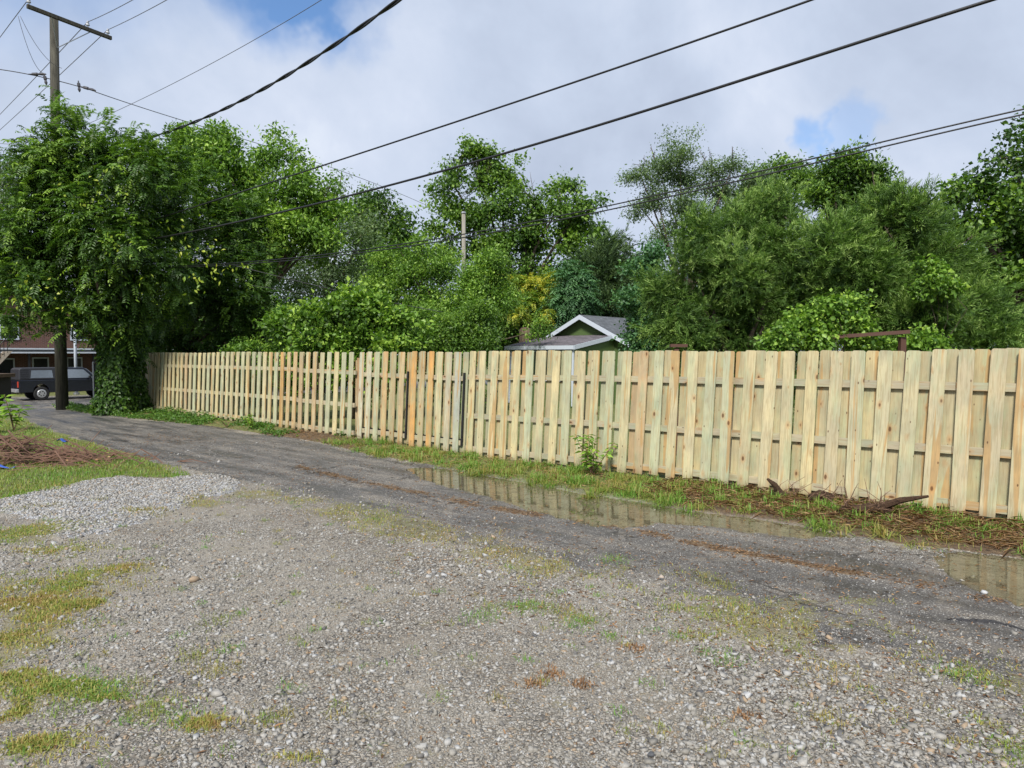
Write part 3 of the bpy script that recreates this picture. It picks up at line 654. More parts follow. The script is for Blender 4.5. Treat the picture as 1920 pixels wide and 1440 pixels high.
def post(parent, s, off, ztop, size=.09, mat=None):
    mb = MB(); mb.box((0, 0, (ztop+.2)/2), (size, size, ztop+.2)); o = mb.build('post', mat or WOOD, parent)
    p = fpt(s, off+(ztop/2-1.83)*LEANB*.3); o.matrix_local = Matrix.Translation(parent.location).inverted() @ Matrix.Translation(Vector((p[0], p[1], gzf(s)-.2))) @ Matrix.Rotation(math.atan2(FD[1], FD[0]), 4, 'Z')
    o.color = (.50, .40, .25, 1)
OFF_F, OFF_B = -.028, .030
def section(s0, s1, n, label, warm=(), wdt=.145, OFF_B=.034):
    e = empty('wooden_fence', fpt(s0), label=label, cat='fence', group='runs of the wooden fence')
    step = (s1-s0)/n
    for i in range(n):
        s = s0+(i+.5)*step; panel = int((s-s0)/2.44)
        dz = (hash2(np.array(panel), np.array(int(s0*10)), 5)-.5)*.03
        zt = 1.83+float(dz)+random.uniform(-.006, .006); zb = gzf(s)+.035+random.uniform(-.015, .02)
        c = board_color()
        px = 960+F*fpt(s)[0]/fpt(s)[1]
        for (a, b, cc) in warm:
            if a < px < b: c = cc
        if px > 1560: c = tuple(q*random.uniform(.93, 1.0) for q in (.60, .53, .34))+(1,)
        picket(e, s+random.uniform(-.012, .012), OFF_F, wdt+random.uniform(-.007, .005), zb, zt, c, random.uniform(-.018, .018))
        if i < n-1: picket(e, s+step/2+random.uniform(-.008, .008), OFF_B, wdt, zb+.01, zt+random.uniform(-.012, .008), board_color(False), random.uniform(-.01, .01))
    for z in (.14, .73, 1.43): rail(e, 'rail', s0-.01, s1+.0, z)
    k = s0
    while k < s1-.3: post(e, max(k, s0+.06)+.03, .10, 1.62); k += 2.44
    post(e, s1-.05, .10, 1.70)
    return e
WARM = (.60, .36, .14, 1)
sg0, sg1, sg2, sg3 = fs(672), fs(764), fs(768), fs(871)
section(.02, fs(667), 41, 'long left run of pale wooden shadowbox fence ending at dark trees', [(521, 546, WARM), (538, 556, (.62, .45, .24, 1)), (556, 566, (.62, .42, .2, 1))], OFF_B=.066)
section(fs(876), 27.1, 47, 'near right run of pale wooden shadowbox fence beside the puddles')
def gate(s0, s1, label, warm):
    e = empty('wooden_gate', fpt(s0), label=label, cat='gate', group='leaves of the double gate')
    n = 6; step = (s1-s0-.02)/n
    for i in range(n):
        s = s0+(i+.5)*step; c = warm.get(i, board_color()); zb = gzf(s)+.05+random.uniform(-.01, .01)
        picket(e, s, OFF_F, .142, zb, 1.83+random.uniform(-.01, .01), c)
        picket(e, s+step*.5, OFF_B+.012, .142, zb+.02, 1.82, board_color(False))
    for z in (.22, 1.40): rail(e, 'rail', s0+.02, s1-.03, z)
    ms0, ms1 = s0+.02, s1
    mb = MB(); zl, zh = .17+gzf(s0), 1.44
    for (a, b, za, zb_) in ((ms0, ms1, zh-.11, zh-.11), (ms0, ms1, zl+.1, zl+.1)):
        A_, B_ = Vector(lean(a, .036, za)), Vector(lean(b, .036, zb_)); mb.tube([A_, B_], .028, 6)
    mb.tube([Vector(lean(ms1-.02, .012, zl)), Vector(lean(ms1-.02, .012, zh))], .024, 6); mb.tube([Vector(lean(ms0, .03, zl)), Vector(lean(ms0, .03, zh))], .022, 6)
    mb.v = [(v[0]-e.location.x, v[1]-e.location.y, v[2]-e.location.z) for v in mb.v]
    mb.build('steel_frame', BLACKM, e)
    return e
gate(sg0, sg1, 'left leaf of the wooden gate with a black steel frame', {3: (.62, .40, .19, 1), 4: (.46, .36, .20, 1), 0: (.58, .56, .42, 1), 1: (.60, .57, .42, 1), 5: (.58, .44, .25, 1)})
gate(sg2+.02, sg3-.02, 'right leaf of the wooden gate with two orange boards', {0: (.66, .36, .12, 1), 2: (.66, .36, .12, 1), 1: (.48, .40, .24, 1), 5: (.47, .48, .42, 1), 4: (.55, .50, .36, 1)})
o = MB(); o.box((0, 0, .95), (.09, .09, 1.9)); gp_ = o.build('gate_post', WOOD); p = fpt(fs(667)+.06, .07); gp_.location = (p[0], p[1], -.2); gp_.rotation_euler = (0, 0, math.atan2(FD[1], FD[0])); gp_.color = (.40, .24, .13, 1)
tag(gp_, 'brown square timber post left of the gate, set back in the dark gap', 'post')

# ------------------------------------------------------------------ trees
LEAF = dict(
    dark=leaf_mat('dark_green_leaves', (.022, .055, .010), (.075, .160, .024), (.25, .40, .050), .42),
    mid=leaf_mat('mid_green_leaves', (.042, .100, .016), (.120, .230, .034), (.26, .40, .06), .45),
    lime=leaf_mat('bright_green_leaves', (.055, .125, .016), (.160, .300, .040), (.36, .52, .08), .45),
    grey=leaf_mat('grey_green_leaves', (.065, .110, .048), (.130, .205, .085), (.24, .34, .13), .5),
    blue=leaf_mat('blue_green_leaves', (.036, .105, .040), (.090, .205, .080), (.19, .35, .13), .45),
    cedar=leaf_mat('cedar_foliage', (.032, .078, .014), (.135, .250, .042), (.34, .48, .13), .55, .28),
    dcedar=leaf_mat('dark_cedar_foliage', (.022, .048, .018), (.058, .110, .034), (.13, .20, .06), .6, .2),
    yellow=leaf_mat('yellowing_leaves', (.06, .14, .02), (.17, .28, .03), (.56, .52, .06), .45),
    yel2=leaf_mat('pale_hanging_leaves', (.14, .25, .03), (.30, .42, .05), (.52, .54, .08), .45, .35))
def blob_list(Y, blobs):
    C = []; R = []; T = []
    for b in blobs:
        px, py, r = b[:3]; dy = b[3] if len(b) > 3 else None
        rr = r*Y/F
        C.append(P(px, py, Y + (dy if dy is not None else random.uniform(-.8, .8)*rr*.8))); R.append(rr); T.append(b[4] if len(b) > 4 else 0.0)
    return np.array(C), np.array(R), np.array(T)
def lobes(C, R, T, nsub=6):
    """each bough carries a handful of uneven lobes, so that the crown has bays and gaps"""
    CC, RR, TT = [C*1.0], [R*.72], [T]
    for k in range(nsub):
        d = unit(rng.normal(size=(len(C), 3))); d[:, 2] *= .8; rr = R*rng.uniform(.26, .52, len(C)); keep = rng.random(len(C)) < .85
        CC.append((C+d*(R*rng.uniform(.55, .95, len(C)))[:, None])[keep]); RR.append(rr[keep]); TT.append((T+rng.normal(0, .07, len(C)))[keep])
    return np.concatenate(CC), np.concatenate(RR), np.concatenate(TT)
def clumps(C, R, T, n, shell=.45):
    w_ = R**2/np.sum(R**2); i = rng.choice(len(C), n, p=w_)
    d = unit(rng.normal(size=(n, 3))); rr = rng.random(n)**shell
    rr = rr*(1+.16*rng.normal(size=n)*(rng.random(n) < .35)*1.5)
    return C[i]+d*(R[i]*rr)[:, None], d, i
def limb_mesh(base, C, R, cc, r0, parent, mat, nsub=60, fork=.35, name='trunk', sway=.3, extra=None):
    mb = MB(); base = np.array(base); top = C.mean(0); H = max(.5, C[:, 2].max()-base[2])
    zf = base[2]+(C[:, 2].min()-base[2])*fork + .15*H*(fork > 0)
    forkp = np.array((base[0]*.6+top[0]*.4, base[1]*.6+top[1]*.4, max(zf, base[2]+.8)))
    mb.tube([base-np.array((0, 0, .2)), base*.5+forkp*.5+rng.normal(0, .06, 3), forkp], [r0*1.15, r0*.9, r0*.75], 10)
    order = np.argsort(-R)
    nodes = [forkp]
    for i in order[:16]:
        tgt = C[i]; m = forkp*.45+tgt*.55+rng.normal(0, sway*.5, 3); m[2] = forkp[2]*.35+tgt[2]*.65-.1*R[i]
        mb.tube([forkp, forkp*.7+m*.3+np.array((0, 0, .12)), m, tgt], [r0*.45, r0*.36, r0*.24, r0*.10], 6); nodes += [m, tgt]
    nodes = np.array(nodes)
    for c in cc[rng.choice(len(cc), min(nsub, len(cc)), replace=False)]:
        j = np.argmin(((nodes-c)**2).sum(1)+rng.random(len(nodes))*.4); a = nodes[j]
        mb.tube([a, (a+c)/2+rng.normal(0, .08, 3), c], [r0*.13, r0*.08, r0*.035], 4)
    if extra: extra(mb)
    mb.v = [(v[0]-parent.location.x, v[1]-parent.location.y, v[2]-parent.location.z) for v in mb.v]
    return mb.build(name, mat, parent, smooth=True)
def leaves_simple(cc, cd, ct, per, cr, L, W, droop=.25, up=.5, spread_z=.7):
    n = len(cc)*per; C = np.repeat(cc, per, 0); off = rng.normal(size=(n, 3))*cr; off[:, 2] *= spread_z; C = C+off
    D = unit(np.repeat(cd, per, 0)*.6+rng.normal(size=(n, 3))*.7-np.array((0, 0, droop))); N = unit(rng.normal(size=(n, 3))*.55+np.repeat(cd, per, 0)*.35+np.array((0, 0, up)))
    Ls = L*rng.uniform(.45, 1.35, n); tone = np.clip(np.repeat(ct, per)+rng.normal(0, .16, n), 0, 1)
    V, Fc = leaf_arrays(C, D, N, Ls, Ls*W); return V, Fc, np.repeat(tone, 4)
def leaves_frond(cc, cd, ct, per, cr, L, nl=9, lw=.30, droop=.5, leafl=.30):
    n = len(cc)*per; B = np.repeat(cc, per, 0)+rng.normal(size=(n, 3))*cr
    d = unit(np.repeat(cd, per, 0)*.8+rng.normal(size=(n, 3))*.6+np.array((0, 0, .25))); Ls = L*rng.uniform(.6, 1.2, n)
    side = unit(np.cross(d, np.array((0, 0, 1.)))+1e-4); ct2 = np.clip(np.repeat(ct, per)+rng.normal(0, .12, n), 0, 1)
    Cs, Ds, Ns, Lf, T = [], [], [], [], []
    for k in range(nl):
        t = (k+1)/nl; pos = B+d*(Ls*t)[:, None]-np.array((0, 0, 1.))*(Ls*t*t*droop)[:, None]
        tan = unit(d-np.array((0, 0, 1.))*(2*t*droop))
        for sg in ((-1, 1) if k < nl-1 else (0,)):
            dd = unit(tan*.45+side*sg*1.0+rng.normal(size=(n, 3))*.12-np.array((0, 0, .22)))
            Cs.append(pos); Ds.append(dd); Ns.append(unit(np.cross(side, tan)*1.0+rng.normal(size=(n, 3))*.25)); Lf.append(Ls*leafl*(1-.35*abs(t-.45))); T.append(ct2)
    C, D, N, Lf, T = map(np.concatenate, (Cs, Ds, Ns, Lf, T))
    V, Fc = leaf_arrays(C, D, N, Lf, Lf*lw); return V, Fc, np.repeat(T, 4)
def leaves_cedar(cc, cd, ct, per, cr, L, nl=9, wd=.014, lift=.25, bl=.30):
    n = len(cc)*per; B = np.repeat(cc, per, 0)+rng.normal(size=(n, 3))*cr
    d = unit(np.repeat(cd, per, 0)*.9+rng.normal(size=(n, 3))*.45+np.array((0, 0, lift))); Ls = L*rng.uniform(.55, 1.35, n)
    ct2 = np.clip(np.repeat(ct, per)+rng.normal(0, .13, n), 0, 1)
    side = unit(np.cross(d, rng.normal(size=(n, 3)))); nn = np.cross(side, d)
    Cs, Ds, Ns, Lf, T = [B], [d], [nn], [Ls], [ct2*.6]
    for k in range(nl):
        t = (k+.5)/nl; pos = B+d*(Ls*t)[:, None]-np.array((0, 0, 1.))*(Ls*t*t*.18)[:, None]
        for sg in (-1, 1):
            dd = unit(d*1.0+side*sg*.7+nn*rng.normal(0, .35, (n, 1))+rng.normal(size=(n, 3))*.15)
            Cs.append(pos); Ds.append(dd); Ns.append(unit(rng.normal(size=(n, 3)))); Lf.append(Ls*bl*(1.15-.6*t)); T.append(np.clip(ct2+.25*t-.1, 0, 1))
    C, D, N, Lf, T = map(np.concatenate, (Cs, Ds, Ns, Lf, T))
    V, Fc = leaf_arrays(C, D, N, Lf, np.full(len(Lf), wd)*rng.uniform(.7, 1.4, len(Lf)), .1, .1); return V, Fc, np.repeat(T, 4)
def tree(name, label, Y, blobs, kind, mat, n, per, cr, L, W=.5, base=None, r0=.16, cat='tree', group=None, tonev=.35, bare=0, nsub=60, bark=None, shell=.45, crown='crown', fork=.35, **kw):
    C, R, T = blob_list(Y, blobs)
    bx = base if base is not None else np.average(C[:, 0], weights=R)
    by = Y
    if not hasattr(bx, '__len__'): bx = (bx, by)
    e = empty(name, (bx[0], bx[1], 0), label=label, cat=cat, group=group)
    C2, R2, T2 = lobes(C, R, T)
    cc, cd, ci = clumps(C2, R2, T2, n, shell)
    ct = np.clip(.40+rng.normal(0, .20, n)*tonev/.35+T2[ci]+.18*np.clip(cd[:, 2], -.6, 1)*(rng.random(n) < .6), 0, 1)  # upward clumps get a lighter tone, painting highlights on top of the crown
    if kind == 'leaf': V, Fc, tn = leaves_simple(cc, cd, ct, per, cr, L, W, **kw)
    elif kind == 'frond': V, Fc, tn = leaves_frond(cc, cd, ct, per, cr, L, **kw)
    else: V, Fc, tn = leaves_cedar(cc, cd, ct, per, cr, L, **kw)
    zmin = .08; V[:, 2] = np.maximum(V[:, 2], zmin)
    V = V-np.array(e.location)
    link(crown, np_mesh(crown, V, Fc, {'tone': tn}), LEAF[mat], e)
    def twigs(mb):
        idx = [i for i in np.argsort(-R)[:16] if C[i][2] > np.median(C[:, 2])] or [0]
        for _ in range(bare):
            i = random.choice(idx); d = unit(rng.normal(size=3)*.6+np.array((0, 0, .9))); a = C[i]; Lb = R[i]*random.uniform(1.2, 2.1)
            b = a+d*Lb+rng.normal(0, .05, 3); mb.tube([a, (a+b)/2+rng.normal(0, .05, 3), b], [.02, .014, .006], 4)
            for q in range(5):
                t = random.uniform(.4, .95); s0 = a*(1-t)+b*t; s1 = s0+unit(d+rng.normal(size=3)*.7)*Lb*.30*(1.1-t); mb.tube([s0, s1], [.010, .004], 3)
    limb_mesh((bx[0], bx[1], 0), C, R, cc, r0, e, bark or BARK, nsub, fork, extra=twigs if bare else None)
    return e
def bxy(px, Y): return (float(P(px, 700, Y)[0]), Y)

T1 = tree('tall_tree', 'dark tree with long compound leaves in front of the utility pole', 19.2,
     [(60, 340, 60), (150, 310, 65), (235, 330, 60), (300, 350, 50, 2), (80, 420, 75), (190, 410, 90), (300, 430, 75, 2.5), (20, 480, 60), (130, 500, 80), (240, 510, 85), (340, 530, 70, 3.4), (60, 530, 45), (165, 565, 35), (235, 590, 45, 1), (318, 585, 38, 3.2), (10, 565, 34), (85, 575, 28), (95, 600, 20), (25, 598, 22), (140, 605, 18), (120, 265, 32), (290, 285, 22, 0), (325, 295, 22, 1), (205, 635, 24, 1), (235, 655, 24, 1.4), (175, 615, 22, .5), (190, 270, 35), (130, 215, 14), (250, 285, 30), (75, 290, 30)],
     'frond', 'dark', 2100, 8, .19, .35, base=bxy(225, 20.6), r0=.17, droop=.45, tonev=.5, nsub=90, nl=7, fork=.2, lw=.38, leafl=.34)
tree('tall_tree', 'dark bushy tree behind the left end of the fence', 24.3,
     [(360, 420, 60), (430, 470, 60), (400, 550, 70), (460, 580, 60), (340, 600, 55), (480, 520, 45), (300, 640, 50), (420, 640, 50), (490, 640, 40), (370, 350, 50), (440, 400, 45), (360, 690, 60), (450, 700, 60)],
     'frond', 'dark', 1300, 7, .22, .36, base=bxy(300, 25.4), r0=.16, droop=.4, tonev=.4, nl=6, lw=.42, leafl=.36)
# pale drooping leaves on long shoots hanging off the dark tree
mb_c = []
for (px, py, r, n) in ((200, 350, 22, 30), (150, 360, 20, 20), (395, 480, 16, 35), (370, 530, 14, 30), (350, 460, 16, 24), (405, 510, 12, 18), (70, 545, 22, 40), (30, 560, 18, 20), (330, 430, 20, 14), (215, 455, 20, 20), (130, 580, 20, 16), (450, 500, 10, 14), (260, 540, 18, 14)):
    n = int(n*.65); c = P(px, py, 17.4+random.uniform(-.3, .5)); m = c+rng.normal(size=(n, 3))*r*17.4/F*.9; mb_c.append(m)
C = np.vstack(mb_c); n = len(C); D = unit(rng.normal(size=(n, 3))*.7+np.array((0, 0, -1.))); N = unit(rng.normal(size=(n, 3))*.9+np.array((0, -1, .4)))
V, Fc = leaf_arrays(C-np.array(T1.location), D, N, rng.uniform(.08, .14, n), rng.uniform(.045, .075, n))
link('hanging_leaves', np_mesh('hanging_leaves', V, Fc, {'tone': np.repeat(rng.beta(2, 2, n), 4)}), LEAF['yel2'], T1)
# shoots on the top
shoots = []
for (px, py, ang, L) in ((120, 205, 100, .5), (205, 205, 60, .5), (325, 250, 55, .7), (275, 245, 95, .7), (245, 245, 80, .6), (95, 215, 120, .6), (165, 215, 95, .7), (305, 275, 80, .7), (335, 225, 40, .55), (215, 262, 50, .6), (180, 250, 100, .6), (260, 270, 75, .6), (290, 300, 60, .5), (70, 300, 150, .6), (140, 240, 105, .7), (108, 190, 85, .5), (350, 330, 40, .6)):
    shoots.append((P(px-18*math.cos(rad(ang)), py+18, 18.6), np.array((math.cos(rad(ang)), -.2, math.sin(rad(ang)))), L))
B = np.array([s[0] for s in shoots]).repeat(5, 0); Dd = np.array([s[1] for s in shoots]).repeat(5, 0)
V, Fc, tn = leaves_frond(B, Dd, np.full(len(B), .55), 1, .09, .62, nl=11, droop=.35, lw=.28, leafl=.24)
link('top_shoots', np_mesh('top_shoots', V-np.array(T1.location), Fc, {'tone': tn}), LEAF['mid'], T1)

tree('tall_tree', 'lighter pointed tree behind the dark trees on the left', 27,
     [(350, 305, 50), (405, 290, 42), (455, 330, 50), (520, 300, 26), (560, 340, 34), (500, 370, 55), (590, 385, 38), (440, 400, 60), (560, 430, 50), (600, 450, 40), (347, 255, 15), (372, 275, 20), (405, 250, 16), (432, 262, 15), (520, 262, 13), (548, 285, 12), (575, 305, 12), (500, 450, 60), (620, 350, 18), (640, 400, 20)],
     'leaf', 'lime', 560, 75, .26, .17, .46, base=bxy(480, 27), r0=.2, tonev=.4)
tree('tall_tree', 'airy grey green tree with sky gaps left of centre', 33,
     [(560, 470, 50), (640, 445, 48), (625, 395, 28), (680, 440, 40), (560, 550, 55), (655, 530, 60), (480, 560, 50), (700, 510, 45), (480, 490, 45), (600, 500, 50), (640, 330, 7), (628, 355, 9), (645, 365, 8), (520, 600, 50), (620, 600, 50), (700, 590, 50)],
     'leaf', 'grey', 600, 55, .34, .15, .42, base=bxy(600, 33), r0=.22, tonev=.3, bare=12)
tree('tall_tree', 'dark round tree left of the big maple', 40,
     [(690, 385, 25), (715, 375, 20), (742, 405, 28), (665, 400, 26), (700, 430, 45), (755, 440, 26), (800, 462, 22), (720, 490, 55), (770, 495, 35), (830, 470, 18)],
     'leaf', 'dark', 360, 50, .34, .22, .5, base=bxy(720, 40), r0=.2, tonev=.35)
tree('maple_tree', 'big open maple standing tallest at the centre', 34,
     [(888, 280, 18), (865, 300, 28), (915, 310, 30), (850, 345, 34), (900, 350, 38), (945, 335, 30), (830, 385, 30), (880, 400, 42), (940, 395, 44), (975, 350, 24), (975, 300, 10), (1005, 385, 36), (1050, 385, 36), (1085, 395, 34), (1030, 350, 20), (1075, 345, 16), (1055, 340, 12), (1118, 430, 26), (1070, 440, 48), (1010, 440, 48), (950, 455, 46), (890, 460, 40), (815, 432, 20), (1000, 500, 46), (1080, 490, 44), (930, 510, 40), (1120, 370, 12), (815, 355, 12), (1130, 460, 22), (845, 440, 24), (1040, 530, 40), (960, 540, 40), (908, 320, 10, 0, .5)],
     'leaf', 'mid', 600, 64, .25, .17, .66, base=bxy(965, 34), r0=.30, tonev=.4, bare=24, nsub=130, shell=.6)
tree('small_tree', 'bright fine leaved tree behind the white topped pole', 23,
     [(760, 505, 45), (820, 495, 42), (880, 525, 38), (925, 515, 36), (725, 540, 42), (800, 555, 55), (880, 560, 50), (790, 462, 26), (905, 490, 20), (720, 490, 28), (925, 485, 18), (745, 460, 14), (840, 600, 50), (940, 560, 32), (1010, 620, 20)],
     'leaf', 'lime', 700, 70, .19, .095, .5, base=bxy(830, 23), r0=.12, tonev=.45)
tree('shrub', 'shaded dark shrub left of the green shed', 20.5,
     [(760, 610, 40), (820, 612, 46), (885, 605, 44), (905, 640, 30), (860, 650, 40), (800, 660, 40), (850, 700, 60)],
     'leaf', 'mid', 480, 62, .17, .10, .5, base=bxy(850, 20.5), r0=.06, cat='shrub', tonev=.25)
tree('shrub', 'deep green bush behind the tall broken stump', 31,
     [(935, 600, 26), (955, 625, 26), (915, 635, 28), (975, 600, 20), (940, 660, 30), (1010, 620, 18)], 'leaf', 'dark', 380, 40, .24, .14, .5, base=bxy(940, 31), r0=.08, cat='shrub', tonev=.25)
tree('shrub', 'bright broad leaved shrub rising over the left half of the fence', 18.6,
     [(535, 600, 36), (580, 585, 36), (635, 572, 34), (690, 590, 38), (740, 606, 34), (785, 632, 26), (660, 625, 48), (575, 640, 45), (735, 650, 38), (610, 600, 40), (670, 560, 16), (705, 565, 14), (655, 552, 14), (755, 585, 14), (790, 610, 12), (640, 690, 50), (720, 700, 50), (560, 700, 45)],
     'leaf', 'lime', 520, 48, .15, .125, .72, base=bxy(660, 18.9), r0=.06, cat='shrub', tonev=.5, droop=-.05)
tree('shrub', 'small bright green bush peeking over the fence by the dark trees', 19.2,
     [(470, 655, 26), (500, 660, 22), (445, 665, 20), (480, 700, 40)], 'leaf', 'lime', 260, 22, .09, .09, .5, base=bxy(475, 19.5), r0=.03, cat='shrub', tonev=.3)
tree('small_tree', 'small tree with yellow topped branches behind the green shed', 29.5,
     [(1000, 535, 16, 0, .42), (1035, 525, 12, 0, .48), (1018, 552, 14, 0, .3), (970, 535, 16, 0, .05), (955, 522, 9, 0, .4), (1000, 575, 32, 0, 0), (1040, 570, 20, 0, .12), (960, 575, 24, 0, -.05), (1030, 592, 18, 0, .05), (1028, 588, 8, -1, .4), (970, 588, 9, -1, .3)],
     'frond', 'yellow', 620, 4, .10, .42, base=bxy(1000, 29.5), r0=.08, tonev=.25, droop=.5, nl=7)
tree('cedar_tree', 'dark conical cedar behind the shed roof', 31,
     [(1140, 470, 20), (1125, 505, 32), (1160, 530, 34), (1110, 550, 36), (1150, 580, 36), (1120, 610, 36), (1175, 600, 30), (1180, 500, 18)],
     'cedar', 'dcedar', 420, 9, .30, .70, base=bxy(1140, 31), r0=.16, tonev=.3, wd=.035, nl=8)
tree('small_tree', 'feathery blue green young tree left of the dark cedar', 28.5,
     [(1070, 515, 18), (1088, 545, 26), (1062, 575, 24), (1085, 590, 26), (1060, 545, 16)], 'frond', 'blue', 380, 4, .15, .6, base=bxy(1075, 28.5), r0=.07, tonev=.25, nl=8)
tree('shrub', 'blue green leafy shrub over the right edge of the shed', 16.5,
     [(1200, 500, 26), (1188, 560, 26), (1215, 600, 32), (1195, 635, 26), (1232, 540, 32), (1235, 640, 30), (1225, 480, 22), (1240, 600, 30), (1215, 690, 40)],
     'leaf', 'blue', 430, 58, .13, .085, .65, base=bxy(1215, 16.8), r0=.06, cat='shrub', tonev=.35)
tree('tall_tree', 'thin airy small leaved tree right of centre against the sky', 24,
     [(1262, 270, 16), (1275, 300, 28), (1235, 320, 30), (1290, 335, 34), (1200, 325, 22), (1180, 335, 12), (1335, 325, 30), (1375, 310, 24), (1350, 360, 32), (1232, 370, 32), (1285, 385, 30), (1410, 340, 26), (1265, 430, 24), (1240, 445, 18), (1295, 470, 26), (1430, 300, 8), (1300, 248, 7), (1255, 248, 9), (1200, 385, 18), (1190, 400, 9), (1390, 390, 34), (1330, 430, 34)],
     'leaf', 'grey', 620, 58, .21, .085, .5, base=bxy(1282, 24), r0=.13, tonev=.35, bare=14, nsub=160, shell=.6, spread_z=.5)
tree('tall_tree', 'light green tree top between the airy tree and the dark crown', 29,
     [(1420, 330, 26), (1460, 322, 28), (1500, 330, 26), (1520, 350, 30), (1450, 370, 40), (1410, 370, 30)], 'leaf', 'mid', 520, 22, .22, .16, .45, base=bxy(1460, 29), r0=.16)
tree('tall_tree', 'dense dark round crown behind the two cedars', 24,
     [(1565, 318, 28), (1600, 312, 28), (1635, 325, 26), (1590, 360, 46), (1545, 355, 34), (1640, 370, 34), (1580, 410, 50), (1655, 400, 24)], 'leaf', 'dark', 420, 55, .21, .15, .42, base=bxy(1590, 24), r0=.2, tonev=.4)
tree('cedar_tree', 'left one of the two big cedars behind the right fence', 13.6,
     [(1335, 440, 42), (1400, 415, 46), (1455, 395, 42), (1290, 500, 42), (1370, 500, 64), (1465, 470, 60), (1265, 570, 42), (1335, 590, 56), (1425, 570, 60), (1290, 640, 40), (1390, 640, 46), (1480, 550, 50), (1245, 540, 22), (1500, 640, 40), (1240, 610, 28), (1350, 720, 70), (1450, 720, 60)],
     'cedar', 'cedar', 900, 15, .13, .27, base=bxy(1380, 14), r0=.14, tonev=.45, nl=7, wd=.013, bl=.34)
tree('cedar_tree', 'right one of the two big cedars, its branches sweeping to the right', 12.6,
     [(1560, 450, 50), (1640, 415, 46), (1695, 400, 40), (1740, 440, 48), (1620, 500, 70), (1710, 510, 74), (1790, 490, 44), (1560, 550, 56), (1650, 590, 64), (1750, 590, 70), (1820, 560, 44), (1860, 620, 40), (1800, 640, 50), (1910, 640, 34), (1580, 640, 40), (1650, 720, 70), (1770, 720, 60), (1860, 540, 18), (1680, 360, 12)],
     'cedar', 'cedar', 1000, 15, .13, .28, base=bxy(1690, 13), r0=.14, tonev=.45, nl=7, wd=.0125, bl=.34, lift=.45, bare=8)
tree('climbing_vine', 'broad leaved vine draped over a brown timber frame', 11.2,
     [(1500, 600, 30), (1550, 605, 30), (1605, 600, 26), (1470, 630, 26), (1530, 640, 26), (1610, 640, 20), (1735, 635, 26), (1710, 650, 18), (1760, 650, 18), (1650, 636, 12), (1500, 634, 12), (1565, 628, 9), (1600, 570, 20), (1450, 650, 20), (1560, 570, 20)],
     'leaf', 'lime', 620, 18, .09, .075, .72, base=bxy(1560, 11.4), r0=.025, cat='vine', tonev=.4, droop=.5)
tree('climbing_vine', 'bright vine patch hanging on the right cedar', 11.4,
     [(1755, 515, 22), (1735, 540, 22), (1775, 540, 20), (1740, 500, 14)], 'leaf', 'lime', 170, 18, .07, .075, .7, base=bxy(1750, 11.8), r0=.02, cat='vine', tonev=.4, droop=.4)
tree('tall_tree', 'dark broad leaved tree at the right edge of the picture', 17,
     [(1790, 365, 32), (1830, 350, 30), (1870, 370, 38), (1905, 300, 26), (1915, 265, 14), (1840, 420, 46), (1900, 430, 54), (1785, 415, 26), (1900, 520, 50), (1880, 290, 12), (1885, 258, 8), (1950, 350, 60), (1960, 250, 40), (1960, 500, 70), (1930, 600, 50), (2030, 420, 80), (2040, 560, 80), (2170, 540, 100), (2080, 660, 70), (2250, 640, 90)],
     'leaf', 'dark', 760, 58, .19, .12, .72, base=bxy(1960, 17), r0=.22, tonev=.4)
tree('tall_tree', 'grey green tree top showing behind the left edge of the dark tree', 30,
     [(10, 330, 40), (30, 300, 26), (-30, 380, 60), (20, 400, 50), (-20, 480, 60), (40, 470, 40), (-60, 300, 50)], 'leaf', 'grey', 700, 20, .25, .15, .4, base=bxy(-60, 30), r0=.2, tonev=.5)
# a row of farther trees closes the yards
BG = [(430, 560, 44, 'dark'), (560, 590, 46, 'mid'), (700, 560, 48, 'dark'), (820, 570, 46, 'mid'), (930, 575, 50, 'dark'), (1060, 565, 52, 'dark'), (1180, 560, 46, 'mid'), (1300, 540, 40, 'dark'), (1440, 500, 36, 'mid'), (1600, 480, 34, 'dark'), (1760, 470, 32, 'dark'), (1880, 470, 30, 'dark'), (2040, 460, 30, 'mid')]
for i, (px, py, Y, mt) in enumerate(BG):
    where = ['behind the left dark trees', 'left of the bright broad leaved shrub', 'below the dark round tree', 'behind the bright fine leaved tree', 'low behind the maple trunk', 'behind the yellow topped tree', 'between shed and left cedar', 'behind the airy tree', 'behind the left cedar', 'under the dense dark crown', 'behind the right cedar', 'behind the right edge tree', 'just outside the right edge of the picture'][i]
    tree('background_tree', f'far hazy tree {where}', Y, [(px, py, 55), (px-60, py+40, 50), (px+60, py+35, 52), (px-20, py+80, 60), (px+50, py+90, 55), (px-70, py+95, 45)],
         'leaf', mt, 330, 18, .45, .30, .5, base=bxy(px, Y), r0=.2, group='far trees closing the yards', nsub=10, tonev=.3)
